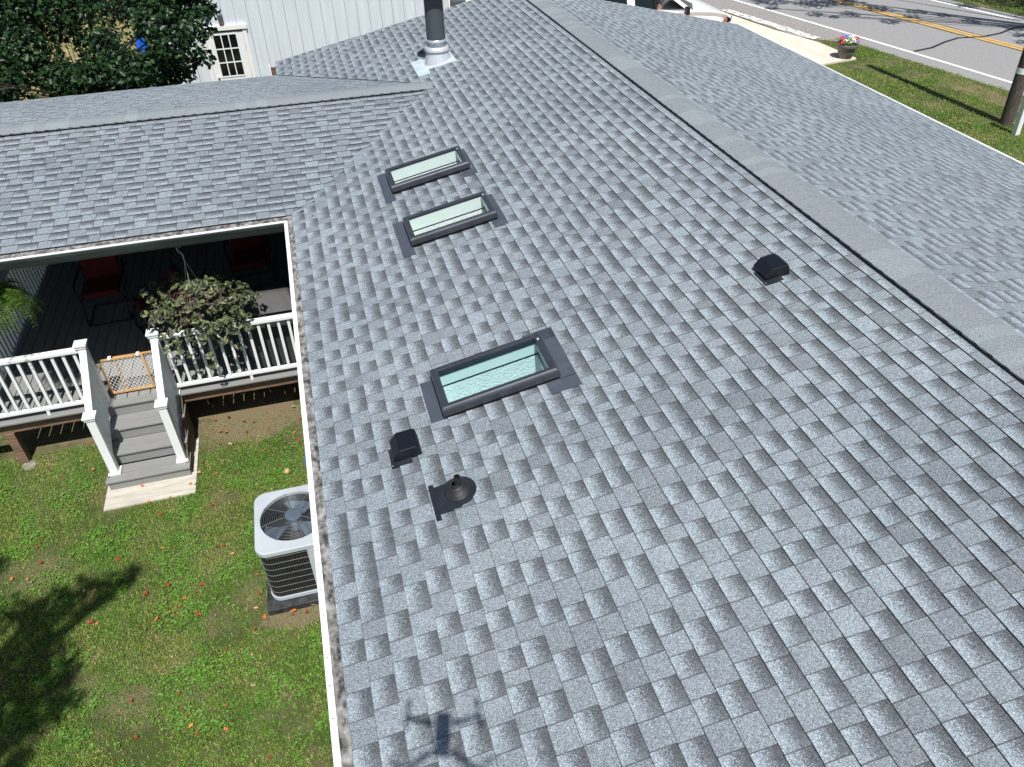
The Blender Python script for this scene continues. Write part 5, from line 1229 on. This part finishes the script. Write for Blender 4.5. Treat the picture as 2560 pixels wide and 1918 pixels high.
for lo, hi, ph in BANDS:
    row = sorted([l_ for l_ in L7 if lo <= l_[1] < hi], key=lambda l_: l_[0] - .25 * l_[1])
    for i, (x, y, c_, s_) in enumerate(row):
        o = bpy.data.objects.new('fallen_leaf', R_.choice(LM[c_])); COL.objects.link(o)
        zz = G + (.022 if (-2.92 < x < -1.80 and 7.62 < y) else .028); o.location = (x, y, zz); q = .034 * s_ ** .8; o.scale = (q, q, q * .8); o.rotation_euler = (R_.uniform(-.3, .3), R_.uniform(-.3, .3), R_.uniform(0, 6.28))
        tag(o, f'{c_} fallen leaf, {ORD[i]} of those {ph}', 'leaf', 'fallen leaves on the back lawn')
for (x, y, z, c_, s_, lb) in ((.226, 8.541, .058, 'orange', 1.2, 'orange fallen leaf on shingles beside the inner eave corner'), (2.374, 8.636, .484, 'tan', 1.0, 'tan leaf scrap on shingles upslope of the farthest skylight'), (-.03, 7.247, .004, 'orange', 1.1, 'orange leaf lying in the gutter beside the porch opening')):
    o = bpy.data.objects.new('fallen_leaf', LM[c_][0]); COL.objects.link(o); o.location = (x, y, z); o.scale = (.02 * s_,) * 3; tag(o, lb, 'leaf')
RL_ = [(15.6, 16.2), (15.9, 15.2), (15.4, 15.0), (14.9, 15.6), (16.9, 14.85), (15.0, 13.9), (14.3, 17.2), (15.2, 17.9)]
PL = ['farthest left', 'nearest the pole shadow tip', 'below the pole shadow', 'beside the white eave trim', 'at the foot of the utility pole', 'low beside the white post', 'high by the roof trim', 'closest to the straw-coloured patch']
for (x, y), pl_ in zip(RL_, PL):
    o = bpy.data.objects.new('fallen_leaf', R_.choice(LM['tan'])); COL.objects.link(o); o.location = (x, y, G + .06); o.scale = (.05, .05, .035); o.rotation_euler = (0, 0, R_.uniform(0, 6)); tag(o, 'pale fallen leaf on the roadside grass, ' + pl_, 'leaf', 'fallen leaves on the roadside verge')

# ------------------------------------------------------------------ light, world, camera
wd = bpy.data.worlds.new('World'); SC.world = wd; wd.use_nodes = True; nt = wd.node_tree
sky = nt.nodes.new('ShaderNodeTexSky'); sky.sky_type = 'NISHITA'; sky.sun_disc = False; sky.sun_elevation = math.radians(60.7); sky.sun_rotation = math.atan2(-SUN.x, -SUN.y)
nt.links.new(sky.outputs[0], nt.nodes['Background'].inputs[0]); nt.nodes['Background'].inputs[1].default_value = .068
su = bpy.data.lights.new('sun', 'SUN'); su.energy = 4.8; su.angle = math.radians(.53); su.color = (1, .965, .92)
so = bpy.data.objects.new('sun', su); COL.objects.link(so); so.rotation_euler = SUN.to_track_quat('-Z', 'Y').to_euler()
cam = bpy.data.cameras.new('camera'); co = bpy.data.objects.new('camera', cam); COL.objects.link(co)
Rv = Vector((0.9643368, -0.26368713, -0.02288281)); Uv = Vector((0.18032061, 0.59123891, 0.78607953)); Fv = Vector((0.19374985, 0.76217166, -0.61770167))
m3 = Matrix((Rv, Uv, -Fv)).transposed(); co.matrix_world = Matrix.Translation(CP) @ m3.to_4x4()
cam.sensor_width = 36; cam.sensor_fit = 'HORIZONTAL'; cam.lens = 36 * 1939.29 / 2560; cam.clip_start = .02; cam.clip_end = 600
SC.camera = co
SC.view_settings.view_transform = 'Standard'; SC.view_settings.look = 'None'; SC.view_settings.exposure = .25; SC.view_settings.gamma = 1
SC.render.engine = 'CYCLES'
